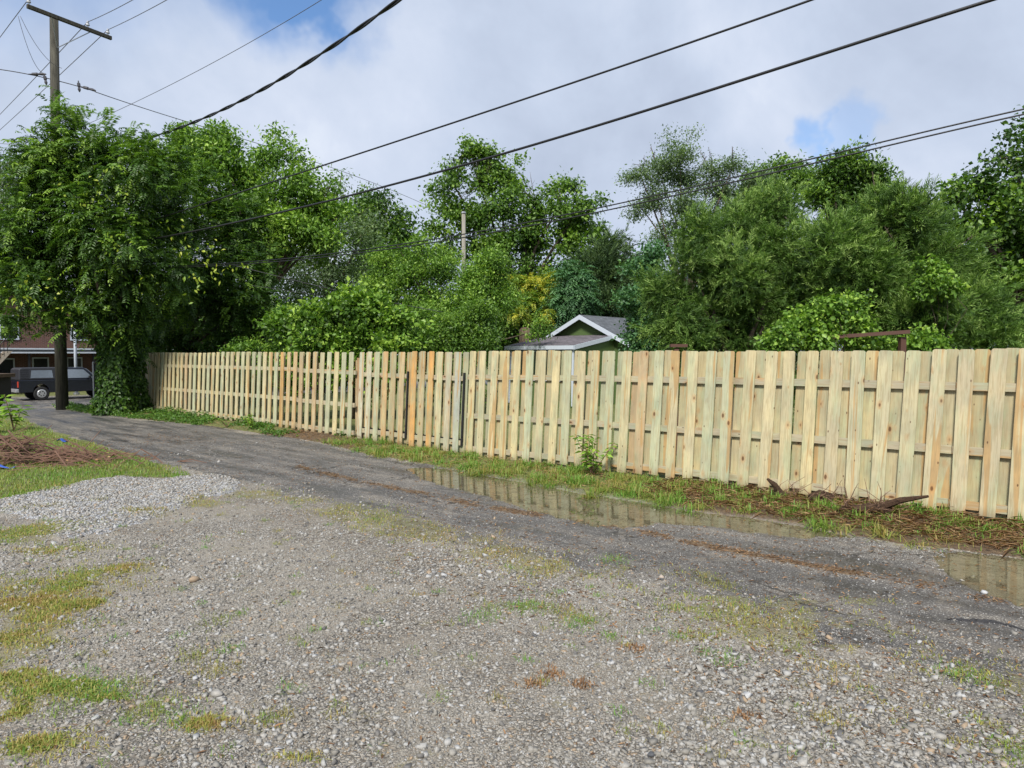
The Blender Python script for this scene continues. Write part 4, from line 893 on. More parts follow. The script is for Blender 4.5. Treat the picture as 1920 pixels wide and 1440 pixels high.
# ivy covered trunk at the left end of the fence
def ivy_column(px, Y, pyt, pyb, rpx, label, n, name='ivy_covered_trunk'):
    b = P(px, pyb, Y); t = P(px, pyt, Y); e = empty(name, (b[0], b[1], 0), label=label, cat='ivy')
    H = t[2]; mb = MB(); mb.tube([(0, 0, -.1), (.05, 0, H*.5), (0, .05, H)], [.16, .13, .11], 9); mb.build('trunk', BARK, e, smooth=True)
    z = rng.random(n)*H; a = rng.uniform(0, 2*np.pi, n); r = rpx*Y/F*(.55+.5*rng.random(n))*(1.0-.25*np.sin(z/H*3)+.25*vnoise(z, a, 1.2, 5)); r *= np.where(z < .5, 1.25, 1)*(.75+.7*vnoise(z*1.0, a*.8, 1.6, 6))
    C = np.stack([np.cos(a)*r, np.sin(a)*r*.8, z+.05], 1); D = unit(np.stack([np.cos(a)*.5, np.sin(a)*.5, np.full(n, -.8)], 1)+rng.normal(size=(n, 3))*.35); N = unit(np.stack([np.cos(a), np.sin(a), np.full(n, .3)], 1)+rng.normal(size=(n, 3))*.4)
    V, Fc = leaf_arrays(C, D, N, rng.uniform(.07, .13, n), rng.uniform(.06, .10, n)); link('ivy', np_mesh('ivy', V, Fc, {'tone': np.repeat(rng.beta(1.8, 4, n), 4)}), LEAF['dark'], e)
ivy_column(212, 20.2, 560, 768, 25, 'thick dark ivy column standing beside the grey metal post', 7000)
ivy_column(246, 21.2, 560, 768, 26, 'ivy column hard against the left end of the fence', 7000)
# weeds and saplings
def plant(name, label, foot, Y, h, nst, nl, L, W, mat, spread=.3, cat='plant', big=False):
    b = G(*foot) if Y is None else P(foot[0], foot[1], Y); z0 = float(gz(b[0], b[1], rough=False)); e = empty(name, (b[0], b[1], z0), label=label, cat=cat)
    ms = MB(); C = []; D = []
    for i in range(nst):
        d = np.array((rng.normal(0, spread), rng.normal(0, spread), 1.0)); hh = h*random.uniform(.6, 1.05)
        ts = np.linspace(0, 1, 6); pts = [d*np.array((1, 1, 1))*hh*t+np.array((0, 0, -.05*hh*t*t)) for t in ts]
        ms.tube([tuple(p) for p in pts], [.008*(1-.7*t)*(h/.5) for t in ts], 5)
        for k in range(nl):
            t = random.uniform(.25, 1.0); p = np.array(pts[0])*(1-t)+np.array(pts[-1])*t; C.append(p); a = k*2.4
            D.append((math.cos(a), math.sin(a), .15-.4*random.random()))
    C = np.array(C); n = len(C); D = unit(np.array(D)+rng.normal(size=(n, 3))*.15); N = unit(rng.normal(size=(n, 3))*.3+np.array((0, 0, 1.)))
    V, Fc = leaf_arrays(C, D, N, rng.uniform(.7, 1.2, n)*L, rng.uniform(.8, 1.1, n)*W)
    ms.build('stem', TWIG, e); link('foliage', np_mesh('foliage', V, Fc, {'tone': np.repeat(np.clip(rng.normal(.6, .2, n), 0, 1), 4)}), mat, e); return e
plant('sapling', 'young leafy sapling growing against the right fence run', (1110, 890), None, .62, 6, 26, .12, .055, LEAF['lime'], .28, 'sapling')
plant('leafy_weed', 'tall broad leaved weed at the left edge beside the brush pile', (26, 808), None, .85, 4, 14, .27, .10, LEAF['lime'], .35)
plant('leafy_weed', 'second broad leaved weed cut by the left picture edge', (-8, 812), None, .5, 4, 12, .22, .08, LEAF['lime'], .3)
plant('bushy_weed', 'bushy weed at the foot of the left fence run', (470, 806), None, .38, 8, 18, .07, .04, LEAF['lime'], .4)
plant('bushy_weed', 'thin weed with sparse leaves left of the bushy one', (425, 803), None, .32, 6, 7, .07, .035, LEAF['dark'], .45)
plant('bushy_weed', 'low leafy plant below the ivy by the alley end', (185, 778), None, .45, 9, 16, .10, .06, LEAF['lime'], .5)

# ------------------------------------------------------------------ things on the ground
def branchy(name, label, pts, r, nt, L, cat='root', mat=None, zoff=.04):
    g = [G(*p) for p in pts]; b = g[0]; e = empty(name, (b[0], b[1], float(gz(b[0], b[1]))), label=label, cat=cat)
    Q = [Vector((q[0]-b[0], q[1]-b[1], zoff+(p[2] if len(p) > 2 else 0))) for q, p in zip(g, [(0, 0, 0)]*len(g))]
    return e, Q
def root_thing(name, label, foot, size, flat, n, stick=None):
    b = G(*foot); z0 = float(gz(b[0], b[1])); e = empty(name, (b[0], b[1], z0), label=label, cat='root')
    mb = MB()
    V = ICO*np.array(size)*(1+rng.uniform(-.2, .2, (12, 1))); V[:, 2] += size[2]*.5; mb.add(V, [tuple(f) for f in ICF])
    if stick:
        a = Vector((0, 0, size[2]*.5)); bb = Vector(stick); mb.tube([a-bb*.35, a, a+bb*.5+Vector((0, 0, .03)), a+bb], [.02, .05, .036, .014], 7); mb.tube([a, a-bb*.5+Vector((0, 0, .10)), a-bb*.8+Vector((0, .02, .06))], [.03, .018, .006], 5)
    mb.build('root_clod', ROOTW, e)
    m2 = MB()
    for _ in range(n):
        a = Vector(rng.normal(0, 1, 3)*np.array(size)*.6); a.z = abs(a.z)+size[2]*.4; d = Vector(unit(rng.normal(size=3)*np.array((1, .6, .5))+np.array((0, 0, .25)))); L = random.uniform(.08, .32)
        m2.tube([a, a+d*L*.5+Vector(rng.normal(0, .02, 3)), a+d*L+Vector((0, 0, -.02))], [.005, .004, .002], 4)
    m2.build('rootlets', TWIG, e)
dirx = FD
root_thing('uprooted_root', 'dark split root leaning up at the fence, leftmost of the uprooted pieces', (1465, 935), (.12, .08, .06), 1, 18, (-.16, .05, .20))
root_thing('uprooted_root', 'dark clod of soil and roots between the split root and the long root', (1540, 945), (.20, .11, .10), 1, 22)
root_thing('uprooted_root', 'long dark root branch lying along the fence foot', (1635, 965), (.26, .10, .08), 1, 70, (.56, -.10, .17))
# brush pile
RTW = plain('reddish_twigs', (.17, .095, .065), .7, var=.8, scale=3)
b = G(90, 866); e = empty('brush_pile', (b[0], b[1], float(gz(b[0], b[1]))), label='heap of reddish brown cut sticks on the lawn', cat='brush pile')
mb = MB()
for i in range(330):
    c = Vector((rng.normal(-.3, .85), rng.normal(0, .34), 0)); hgt = .52*math.exp(-(c.x+.9)**2/1.4-(c.y/.5)**2); c.z = random.uniform(0, max(.03, hgt)); a = random.gauss(0.1, .5)
    L = random.uniform(.25, .95); d = Vector((math.cos(a), math.sin(a)*.6, random.gauss(0, .34))); mb.tube([c-d*L/2, c+Vector(rng.normal(0, .02, 3)), c+d*L/2], [.011, .009, .005], 4)
    if i < 60: mb.build('stick', RTW, e); mb = MB()
tag(mb.build('sticks', RTW, e), kind='stuff')
n = 450; C = np.stack([rng.normal(-.5, .8, n), rng.normal(0, .35, n), rng.random(n)*.16*np.exp(-rng.random(n))], 1); a = rng.uniform(0, 6.3, n)
V, Fc = leaf_arrays(C, unit(np.stack([np.cos(a), np.sin(a), rng.normal(0, .3, n)], 1)), unit(rng.normal(size=(n, 3))*.5+np.array((0, 0, 1.))), rng.uniform(.04, .12, n), rng.uniform(.01, .04, n))
link('dead_leaves', np_mesh('dead_leaves', V, Fc, {'tone': np.repeat(rng.beta(1.2, 2.2, n), 4)}), STRAW, e)
BLUE = plain('blue_plastic', (.04, .10, .42), .5)
def scrap(label, px, py, sx, sy, z=.03):
    b = G(px, py); mb = MB(); nx, ny = 7, 4; V = []
    for i in range(nx):
        for j in range(ny): V.append((sx*(i/(nx-1)-.5), sy*(j/(ny-1)-.5), random.uniform(0, .03)+.03*math.sin(i)))
    mb.add(V, [(i*ny+j, (i+1)*ny+j, (i+1)*ny+j+1, i*ny+j+1) for i in range(nx-1) for j in range(ny-1)])
    o = mb.build('plastic_scrap', BLUE, smooth=True); o.location = (b[0], b[1], float(gz(b[0], b[1]))+z); s = o.modifiers.new('t', 'SOLIDIFY'); s.thickness = .003; tag(o, label, 'litter')
scrap('small blue plastic scrap on the right end of the brush pile', 118, 838, .16, .12, .12)
scrap('blue plastic strip in the grass at the left edge', 6, 880, .35, .06, .03)
# single stones that stand out
def rock(label, px, py, s, tone, colr=None):
    b = G(px, py); V = ICO*np.array((s, s*.7, s*.5))*(1+rng.uniform(-.32, .25, (12, 3))); o = link('rock', np_mesh('rock', V, ICF, {'tone': np.full(12, tone)}), STONE); o.location = (b[0], b[1], float(gz(b[0], b[1]))+s*.25); o.rotation_euler = (0, 0, random.uniform(0, 6)); return tag(o, label, 'stone')
rock('brown angular stone left of centre in the gravel', 365, 1090, .055, .99)
rock('white stone at the edge of the right puddle', 1846, 1111, .035, .88)
rock('pale blocky stone near the small puddle at the lower left', 407, 1306, .036, .6)
rock('largest dark grey stone at the bottom right', 1222, 1417, .024, .02)
rock('large pale stone at the bottom centre beside a long stone', 840, 1393, .03, .7)
rock('long grey stone at the bottom centre', 848, 1412, .032, .45)
for (px, py) in ((1190, 1215), (1035, 1265), (1000, 1282), (1090, 1285), (1400, 1345)):
    b = G(px, py); n = 90; x = rng.normal(b[0], .035, n); y = rng.normal(b[1], .03, n); V, q, t3 = blades(x, y, rng.uniform(.02, .06, n), rng.uniform(.004, .009, n), 2.2)
    where = {1190: 'right of centre in the gravel', 1035: 'near the bottom centre', 1000: 'left of its neighbours at the bottom centre', 1090: 'right of its neighbours at the bottom centre', 1400: 'toward the bottom right'}[px]
    tag(link('dead_weed', np_mesh('dead_weed', V, [q, t3], {'tone': np.repeat(rng.uniform(.2, .7, n), 5)}), STRAW), f'withered brown weed {where}', 'weed', 'withered weeds in the gravel')
# broken asphalt lip at the right
b0 = np.array([G(*p) for p in ((1775, 1160), (1810, 1163), (1850, 1166), (1880, 1170), (1925, 1184), (1970, 1196), (2030, 1206))]); ti = np.linspace(0, 6, 60); bx_ = np.interp(ti, range(7), b0[:, 0]); by_ = np.interp(ti, range(7), b0[:, 1])
mb = MB(); V = []
for i in range(60):
    f = math.sin(math.pi*i/59)**.5; wv = float(vnoise(np.array(i*.35), np.array(.5), 1, 77))-.5
    for k, (dy, dz) in enumerate(((.05, -.012), (.035, .004), (.012, .013), (-.012, .008), (-.03, -.02))): V.append((bx_[i]+rng.normal(0, .003), by_[i]+dy*f+wv*.05+rng.normal(0, .004), gz_base(bx_[i], by_[i])+dz*f*(.3+.8*(wv+.5))+rng.normal(0, .0015)))
mb.add(V, [(i*5+k, (i+1)*5+k, (i+1)*5+k+1, i*5+k+1) for i in range(59) for k in range(4)]); tag(mb.build('asphalt_lip', plain('broken_asphalt_edge', (.035, .034, .036), .7, var=.6, scale=60, bump=1)), kind='structure')

# ------------------------------------------------------------------ shed behind the fence
def shingle(name, c0, c1):
    m, t = newmat(name); oc = t.new('ShaderNodeTexCoord').outputs['Object']
    br = t.new('ShaderNodeTexBrick', {'Vector': oc, 'Color1': (*c0, 1), 'Color2': (*c1, 1), 'Mortar': tuple(k*.55 for k in c0)+(1,), 'Scale': 1.0, 'Mortar Size': .008, 'Brick Width': .24, 'Row Height': .14, 'Bias': 0.0})
    c = t.mix(1.0, br.outputs[0], t.ramp(t.noise(oc, 30, 4, .7), [(.3, .7), (.7, 1.25)]), 'MULTIPLY')
    b = t.new('ShaderNodeBsdfPrincipled', {'Base Color': c, 'Roughness': .9}); out(t, b.outputs[0]); return m
SH1 = shingle('brown_grey_shingles', (.085, .075, .085), (.17, .15, .165)); SH2 = shingle('grey_shingles', (.075, .083, .095), (.125, .137, .155))
GL = plain('dark_window_glass', (.02, .035, .022), .12)
ap = P(1087, 590, 25.0)
hz = math.atan2(FD[1], FD[0])
shed = empty('garden_shed', (ap[0], ap[1], 0), hz, label='olive green shed with grey shingle roof and white trim behind the fence', cat='shed')
AZ = ap[2]; HW = 2.4; EZ = AZ-1.19; Dp = 4.6; m_ = (AZ-EZ)/HW
mb = MB(); wb = HW-.35
mb.prism([(-wb, 0), (wb, 0), (wb, AZ-m_*wb-.06), (0, AZ-.06), (-wb, AZ-m_*wb-.06)], .25, Dp-.2, lambda u, v, w_: (u, w_, v)); mb.build('wall', GREENP, shed)
def slab(mb, p0, p1, p2, p3, th):      # roof slab from 4 top points
    n = (Vector(p1)-Vector(p0)).cross(Vector(p3)-Vector(p0)).normalized()
    if n.z < 0: n = -n
    T = [Vector(p) for p in (p0, p1, p2, p3)]; Bq = [p-n*th for p in T]; mb.add(T+Bq, [(0, 1, 2, 3), (7, 6, 5, 4), (0, 4, 5, 1), (1, 5, 6, 2), (2, 6, 7, 3), (3, 7, 4, 0)])
def oriented_roof(p0, p1, p2, p3, th, mat, name, parent):
    """local x along p0->p1, local y up the slope, so the shingle courses follow the roof"""
    o_ = Vector(p0); xa = (Vector(p1)-o_).normalized(); n = xa.cross(Vector(p3)-o_).normalized()
    if n.z < 0: n = -n
    ya = n.cross(xa); M = Matrix((xa, ya, n)).transposed().to_4x4(); M.translation = o_; I = M.inverted()
    mb = MB(); slab(mb, *(tuple(I @ Vector(p)) for p in (p0, p1, p2, p3)), th); o = mb.build(name, mat, parent); o.matrix_local = M; return o
oriented_roof((HW, 0, EZ), (HW, Dp, EZ), (0, Dp, AZ), (0, 0, AZ), .05, SH2, 'roof', shed)
oriented_roof((-HW, Dp, EZ), (-HW, 0, EZ), (-.003, 0, AZ), (-.003, Dp, AZ), .05, SH2, 'roof', shed)
for s in (-1, 1):
    mb = MB(); mb.prism([(0, AZ-.005), (s*HW, EZ-.005), (s*HW, EZ-.16), (0, AZ-.17)], -.035, -.003, lambda u, v, w_: (u, w_, v)); mb.build('bargeboard', WHITE, shed)
# lean-to in front of the gable wall
LZ0, LZ1 = 2.07, 2.47; lx0, lx1, ly = -1.56, 1.39, -2.3
oriented_roof((lx0, ly, LZ0), (lx1, ly, LZ0), (lx1, .24, LZ1), (lx0, .24, LZ1), .04, SH1, 'roof', shed)
mb = MB(); mb.box(((lx0+lx1)/2, ly-.018, LZ0-.07), (lx1-lx0+.04, .03, .13)); mb.build('fascia', WHITE, shed)
mb = MB(); mb.prism([(ly, LZ0-.005), (.22, LZ1-.005), (.22, LZ1-.14), (ly, LZ0-.145)], lx1+.004, lx1+.034, lambda u, v, w_: (w_, u, v)); mb.build('fascia', WHITE, shed)
mb = MB(); mb.prism([(ly+.1, 0), (.24, 0), (.24, LZ1-.06), (ly+.1, LZ0-.06)], lx0+.08, lx1-.06, lambda u, v, w_: (w_, u, v)); mb.build('wall', GREENP, shed)
for x_ in np.linspace(lx0+.12, lx1-.08, 4):
    mb = MB(); mb.box((x_, ly+.075, 1.0), (.09, .045, 1.86)); mb.build('corner_board', WHITE, shed)
xs = np.linspace(lx0+.12, lx1-.08, 4)
for i in range(3):
    f = MB(); cx_ = (xs[i]+xs[i+1])/2; wd = xs[i+1]-xs[i]-.14
    f.box((cx_, ly+.08, 1.88), (wd, .04, .05)); f.box((cx_, ly+.08, .9), (wd, .04, .05)); f.box((cx_-wd/2+.02, ly+.08, 1.39), (.04, .04, .93)); f.box((cx_+wd/2-.02, ly+.08, 1.39), (.04, .04, .93))
    wf = f.build('window', WHITE, shed); g = MB(); g.box((cx_, ly+.09, 1.39), (wd-.08, .01, .93)); g.build('pane', GL, wf)
# dead stump left of the shed
b = P(985, 660, 26); e = empty('dead_stump', (b[0], b[1], 0), label='tall broken grey stump left of the shed roof', cat='stump')
mb = MB(); n = 14; ztop = P(985, 613, 26)[2]
V = []; 
for k, z in enumerate((0, 1, 2, ztop)):
    for i in range(n):
        a = 2*math.pi*i/n; r = .22*(1+.14*math.sin(5*a)+.08*math.sin(9*a+2))*(1.1-.05*k); V.append((r*math.cos(a), r*math.sin(a), z-(.12*random.random() if k == 3 else 0)))
mb.add(V, [(k*n+i, k*n+(i+1) % n, (k+1)*n+(i+1) % n, (k+1)*n+i) for k in range(3) for i in range(n)]+[tuple(3*n+i for i in range(n))]); mb.build('trunk', DEADW, e)
# timber frame among the vines
FRM = plain('red_brown_stained_timber', (.085, .038, .025), .7, var=.3)
q0, q1 = P(1470, 638, 11.3), P(1706, 622, 10.7); e = empty('trellis', (q1[0], q1[1], 0), label='red brown timber frame half hidden in vines above the right fence', cat='trellis')
mb = MB(); mb.tube([Vector(q0)-e.location, Vector(q1)-e.location], (.040), 4); mb.build('rail', FRM, e)
for px, Y in ((1696, 10.75), (1480, 11.35)):
    q = P(px, 632, Y); mb = MB(); mb.box((q[0]-q1[0], q[1]-q1[1]+.06, (q[2])/2), (.085, .085, q[2])); mb.build('post', FRM, e)
q = P(1268, 648, 12.2); e = empty('timber_post', (q[0], q[1], 0), label='short red brown timber post with a cap, just behind the fence under the left cedar', cat='post')
mb = MB(); mb.box((0, 0, q[2]/2-.03), (.08, .08, q[2]-.06)); mb.build('upright', FRM, e); mb = MB(); mb.box((.04, 0, q[2]), (.30, .10, .055)); mb.build('cap', FRM, e)

# ------------------------------------------------------------------ utility poles and lines
TOPZ = P(122, 34, 22)[2]
pole = empty('utility_pole', (POLE[0], POLE[1], 0), label='tall wooden utility pole with a crossarm beside the alley end', cat='utility pole')
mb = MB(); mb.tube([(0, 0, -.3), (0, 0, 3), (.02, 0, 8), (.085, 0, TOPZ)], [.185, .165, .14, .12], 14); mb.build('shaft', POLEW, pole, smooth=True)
a0, a1 = P(45, 14, 20.9), P(203, 74, 23.1); zz_ = (a0[2]+a1[2])/2; pl = Vector((POLE[0], POLE[1], 0))
A0 = Vector((a0[0], a0[1], a0[2]))-pl; A1 = Vector((a1[0], a1[1], a1[2]))-pl
ad = (A1-A0).normalized(); side = ad.cross(Vector((0, 0, 1))).normalized()
upv = side.cross(ad)
M3 = Matrix((ad, side, upv)).transposed()
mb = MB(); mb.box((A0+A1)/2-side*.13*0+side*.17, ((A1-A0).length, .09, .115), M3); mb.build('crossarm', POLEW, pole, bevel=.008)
mid = (A0+A1)/2
for t in (.27, .73):
    mb = MB(); q = A0.lerp(A1, t)+side*.17-Vector((0, 0, .05)); mb.tube([q, Vector((.08, 0, mid.z-.75))+side*.14], .016, 5); mb.build('brace', METAL, pole)
ins = []
for t in (.02, .70, .955):
    q = A0.lerp(A1, t)+side*.17+Vector((0, 0, .06)); ins.append(q+pl+Vector((0, 0, .17)))
    mb = MB(); mb.tube([q, q+Vector((0, 0, .06)), q+Vector((0, 0, .065)), q+Vector((0, 0, .10)), q+Vector((0, 0, .105)), q+Vector((0, 0, .145)), q+Vector((0, 0, .15)), q+Vector((0, 0, .20))], [.02, .02, .06, .055, .035, .05, .03, .025], 10); mb.build('insulator', GLAZE, pole)
def line(name, label, pts, d0, d1, r, twist=False, mat=None, cat='cable', group=None, n=60):
    """pts: picture points of the line; its real depth runs from d0 to d1"""
    pts = np.array(pts, float); s = np.concatenate([[0], np.cumsum(np.hypot(*np.diff(pts, axis=0).T))]); s /= s[-1]
    t = np.linspace(0, 1, n); deg = min(3, len(pts)-1)
    cx = np.polyfit(s, pts[:, 0], deg); cy = np.polyfit(s, pts[:, 1], deg)
    X, Y = np.polyval(cx, t), np.polyval(cy, t); inv = 1/d0+(1/d1-1/d0)*t
    Q = np.array([P(a, b, 1/i) for a, b, i in zip(X, Y, inv)])
    e = tag(bpy.data.objects.new(name, None), label, cat, group) if twist else None
    if twist:
        COL.objects.link(e); e.location = Q[0]
        L = np.concatenate([[0], np.cumsum(np.linalg.norm(np.diff(Q, axis=0), axis=1))]); Ld = np.linspace(0, L[-1], 260); Q = np.stack([np.interp(Ld, L, Q[:, i]) for i in range(3)], 1)
        for ph in (0, math.pi):
            w_ = Ld*2*math.pi/1.9+ph; d = unit(np.gradient(Q, axis=0)); s1 = unit(np.cross(d, (0, 0, 1.))); s2 = np.cross(s1, d)
            R_ = Q+s1*(np.cos(w_)*r*.95)[:, None]+s2*(np.sin(w_)*r*.95)[:, None]-Q[0]; mb = MB(); mb.tube(R_, r, 6); mb.build('strand', mat or CABLE, e, smooth=True)
        return e
    mb = MB(); mb.tube(Q, r, 6); o = mb.build(name, mat or CABLE, smooth=True); return tag(o, label, cat, group)
line('twisted_cable', 'twisted black service cable rising steeply from the left tree', [(200, 275), (290, 258), (360, 232), (440, 195), (500, 160), (590, 108), (660, 63), (745, 4), (850, -75)], 22, 10, .019, True)
line('overhead_cable', 'upper of the two thick black cables crossing the sky', [(140, 455), (300, 415), (450, 365), (560, 325), (700, 275), (850, 225), (1100, 148), (1300, 80), (1525, 0), (1750, -85)], 22, 9, .017)
line('overhead_cable', 'lower and thickest of the black cables crossing the sky', [(140, 475), (330, 438), (430, 418), (560, 390), (700, 355), (950, 290), (1100, 245), (1300, 175), (1500, 112), (1870, 0), (2100, -75)], 22, 7.4, .021)
line('overhead_cable', 'upper strand of the double cable passing in front of the cedars', [(180, 500), (400, 494), (560, 484), (700, 470), (900, 433), (1100, 392), (1300, 348), (1500, 302), (1700, 256), (1920, 209), (2200, 145)], 22, 8.6, .0115)
line('overhead_cable', 'lower strand of the double cable passing in front of the cedars', [(180, 502), (400, 496), (560, 488), (700, 475), (900, 440), (1100, 400), (1300, 357), (1500, 311), (1700, 265), (1920, 218), (2200, 155)], 22, 8.5, .0115)
line('thin_wire', 'thin wire running up from the treetop to the upper edge left of centre', [(150, 240), (210, 210), (420, 108), (600, 0), (700, -62)], 24, 14, .008, mat=WIRE)
line('thin_wire', 'long thin wire falling from the pole to the right behind the trees', [(178, 172), (330, 222), (580, 300), (700, 343), (800, 385)], 22, 48, .014, mat=WIRE)
line('thin_wire', 'low dark wire behind the trees left of centre', [(440, 498), (490, 510), (590, 535), (740, 568), (830, 585)], 19, 19, .010)
line('thin_wire', 'faint lower wire under the low dark wire', [(470, 535), (560, 548), (640, 560)], 19, 19, .006)
def wire3(label, A, B, r, sag=.3, mat=None, cat='wire'):
    A, B = Vector(A), Vector(B); t = np.linspace(0, 1, 24); Q = [A.lerp(B, float(k))-Vector((0, 0, sag*4*k*(1-k))) for k in t]; mb = MB(); mb.tube(Q, r, 5); return tag(mb.build('thin_wire', mat or WIRE, smooth=True), label, cat)
wire3('primary wire from the middle crossarm insulator to the upper edge', ins[1], P(248+60, -35, 16), .010, .05)
wire3('primary wire from the right crossarm insulator to the upper edge', ins[2], P(310+80, -45, 16), .010, .05)
wire3('primary wire leaving the outer crossarm insulator to the left', ins[0], P(-60, 150, 32), .012, .0)
wire3('primary wire leaving the middle crossarm insulator down to the left', ins[1], P(-60, 275, 42), .013, .05)
wire3('primary wire leaving the right crossarm insulator down to the left', ins[2], P(-60, 297, 42), .013, .05)
# secondary rack line across the pole
line('secondary_line', 'dark clamped line passing the pole below the crossarm', [(-80, 122), (0, 130), (60, 141), (115, 153), (180, 172)], 21.5, 22.3, .013, cat='cable')
for i, (px, py, L, ang, lb) in enumerate(((70, 139, .55, 0, 'left of the pole, farther from it'), (85, 149, .35, 80, 'hanging just left of the pole'), (148, 162, .35, 85, 'hanging just right of the pole'), (165, 166, .5, 15, 'right of the pole on the line'))):
    c = Vector(P(px, py, 21.9)); d = Vector((math.cos(rad(ang)), 0, -math.sin(rad(ang)))); mb = MB()
    mb.tube([c-d*L/2, c-d*L*.3, c-d*L*.28, c, c+d*.02, c+d*L*.3, c+d*L/2], [.015, .02, .045, .05, .03, .045, .015], 7); tag(mb.build('line_clamp', plain('dark_clamp', (.05, .05, .06), .5)), f'grey line clamp {lb}', 'clamp', 'clamps on the secondary line')
wire3('slack jumper wire from crossarm end to the left clamp', P(34, 30, 21), P(82, 138, 21.9), .007, .35)
wire3('slack jumper wire from crossarm end to the pole', P(38, 30, 21), P(116, 128, 21.9), .007, .30)
wire3('faint wire crossing at the left edge below the clamps', P(-60, 262, 24), P(30, 271, 24), .008, .02)
# far pole with pale shaft
b = P(870, 660, 25.5); t_ = P(869, 400, 25.5); e = empty('far_utility_pole', (b[0], b[1], 0), label='pale weathered pole rising out of the bright tree at the centre', cat='utility pole')
PALE = bark_mat('pale_weathered_wood', (.16, .15, .12), (.34, .32, .28), 30, .05)
mb = MB(); mb.tube([(0, 0, -.1), (0, 0, t_[2]*.5), (0, 0, t_[2])], [.085, .08, .07], 10); mb.build('shaft', PALE, e, smooth=True)
mb = MB(); mb.tube([(0, 0, t_[2]), (0, 0, t_[2]+.06)], [.10, .07], 8); mb.build('cap', METAL, e)
# grey metal post near the ivy
b = P(177, 772, 22.5); e = empty('metal_post', (b[0], b[1], gz_base(b[0], b[1])), label='grey metal post standing between the parked truck and the ivy', cat='post')
mb = MB(); mb.box((0, 0, .72), (.045, .045, 1.5)); mb.build('shaft', METAL, e); mb = MB(); mb.box((.12, .05, .72), (.20, .03, 1.46)); mb.build('side_panel', BLACKM, e)
mb = MB(); mb.tube([(0, 0, 1.47), (0, 0, 1.5), (0, 0, 1.53)], [.03, .034, .01], 8); mb.build('cap', METAL, e)

# ------------------------------------------------------------------ street: truck, trailer, apartment house
HD = Vector((.6556, .7551, 0)); RZ = math.atan2(.7551, .6556); GZ = -.6
PAINT = plain('dark_blue_car_paint', (.008, .010, .020), .18, var=.2, spec=.7); RIBM = plain('ribbed_shell_grey', (.028, .029, .035), .4); CHROME = plain('silver_hubcap', (.55, .56, .58), .3, .6); RUB = plain('tyre_rubber', (.014, .014, .015), .8)
SHADE = plain('reflecting_tinted_glass', (.16, .19, .23), .08, spec=1.0); RED = plain('red_lamp', (.45, .05, .03), .3); PLAST = plain('black_plastic', (.012, .012, .012), .6)
r_ = P(27, 745, 35.2); truck = empty('pickup_truck', (r_[0], r_[1], GZ), RZ, label='dark blue pickup truck with a ribbed camper shell parked behind the pole', cat='pickup truck')
TW = 1.70
sidep = lambda u, v, w_: (u, w_, v)
body = [(0, .50), (.05, .42), (.62, .42), (.66, .62), (.78, .78), (.98, .86), (1.18, .78), (1.30, .62), (1.34, .40), (3.52, .40), (3.56, .62), (3.68, .78), (3.88, .86), (4.08, .78), (4.20, .62), (4.26, .42), (4.70, .42), (4.74, .60), (4.70, .92), (4.55, 1.0), (3.62, 1.06), (0, 1.06)]
mb = MB(); mb.prism(body, -TW/2, TW/2, sidep); mb.build('body', PAINT, truck, bevel=.03)
cabp = [(2.02, 1.065), (3.60, 1.065), (3.05, 1.62), (2.98, 1.66), (2.12, 1.68), (2.02, 1.66)]
def taper(poly, w0, w1, z0, z1):
    V = []; n = len(poly)
    for sg in (-1, 1):
        for u, v in poly: k = (v-z0)/(z1-z0); V.append((u, sg*(w0+(w1-w0)*k)/2, v))
    return V, [tuple(range(n))[::-1], tuple(range(n, 2*n))]+[(i, (i+1) % n, n+(i+1) % n, n+i) for i in range(n)]
mb = MB(); mb.add(*taper(cabp, TW-.06, TW-.36, 1.065, 1.68)); mb.build('cab', PAINT, truck, bevel=.03)
mb = MB(); mb.add(*taper([(.02, 1.07), (1.99, 1.07), (1.99, 1.68), (.16, 1.68), (.05, 1.60)], TW-.04, TW-.22, 1.07, 1.68)); sh_ = mb.build('camper_shell', RIBM, truck, bevel=.03)
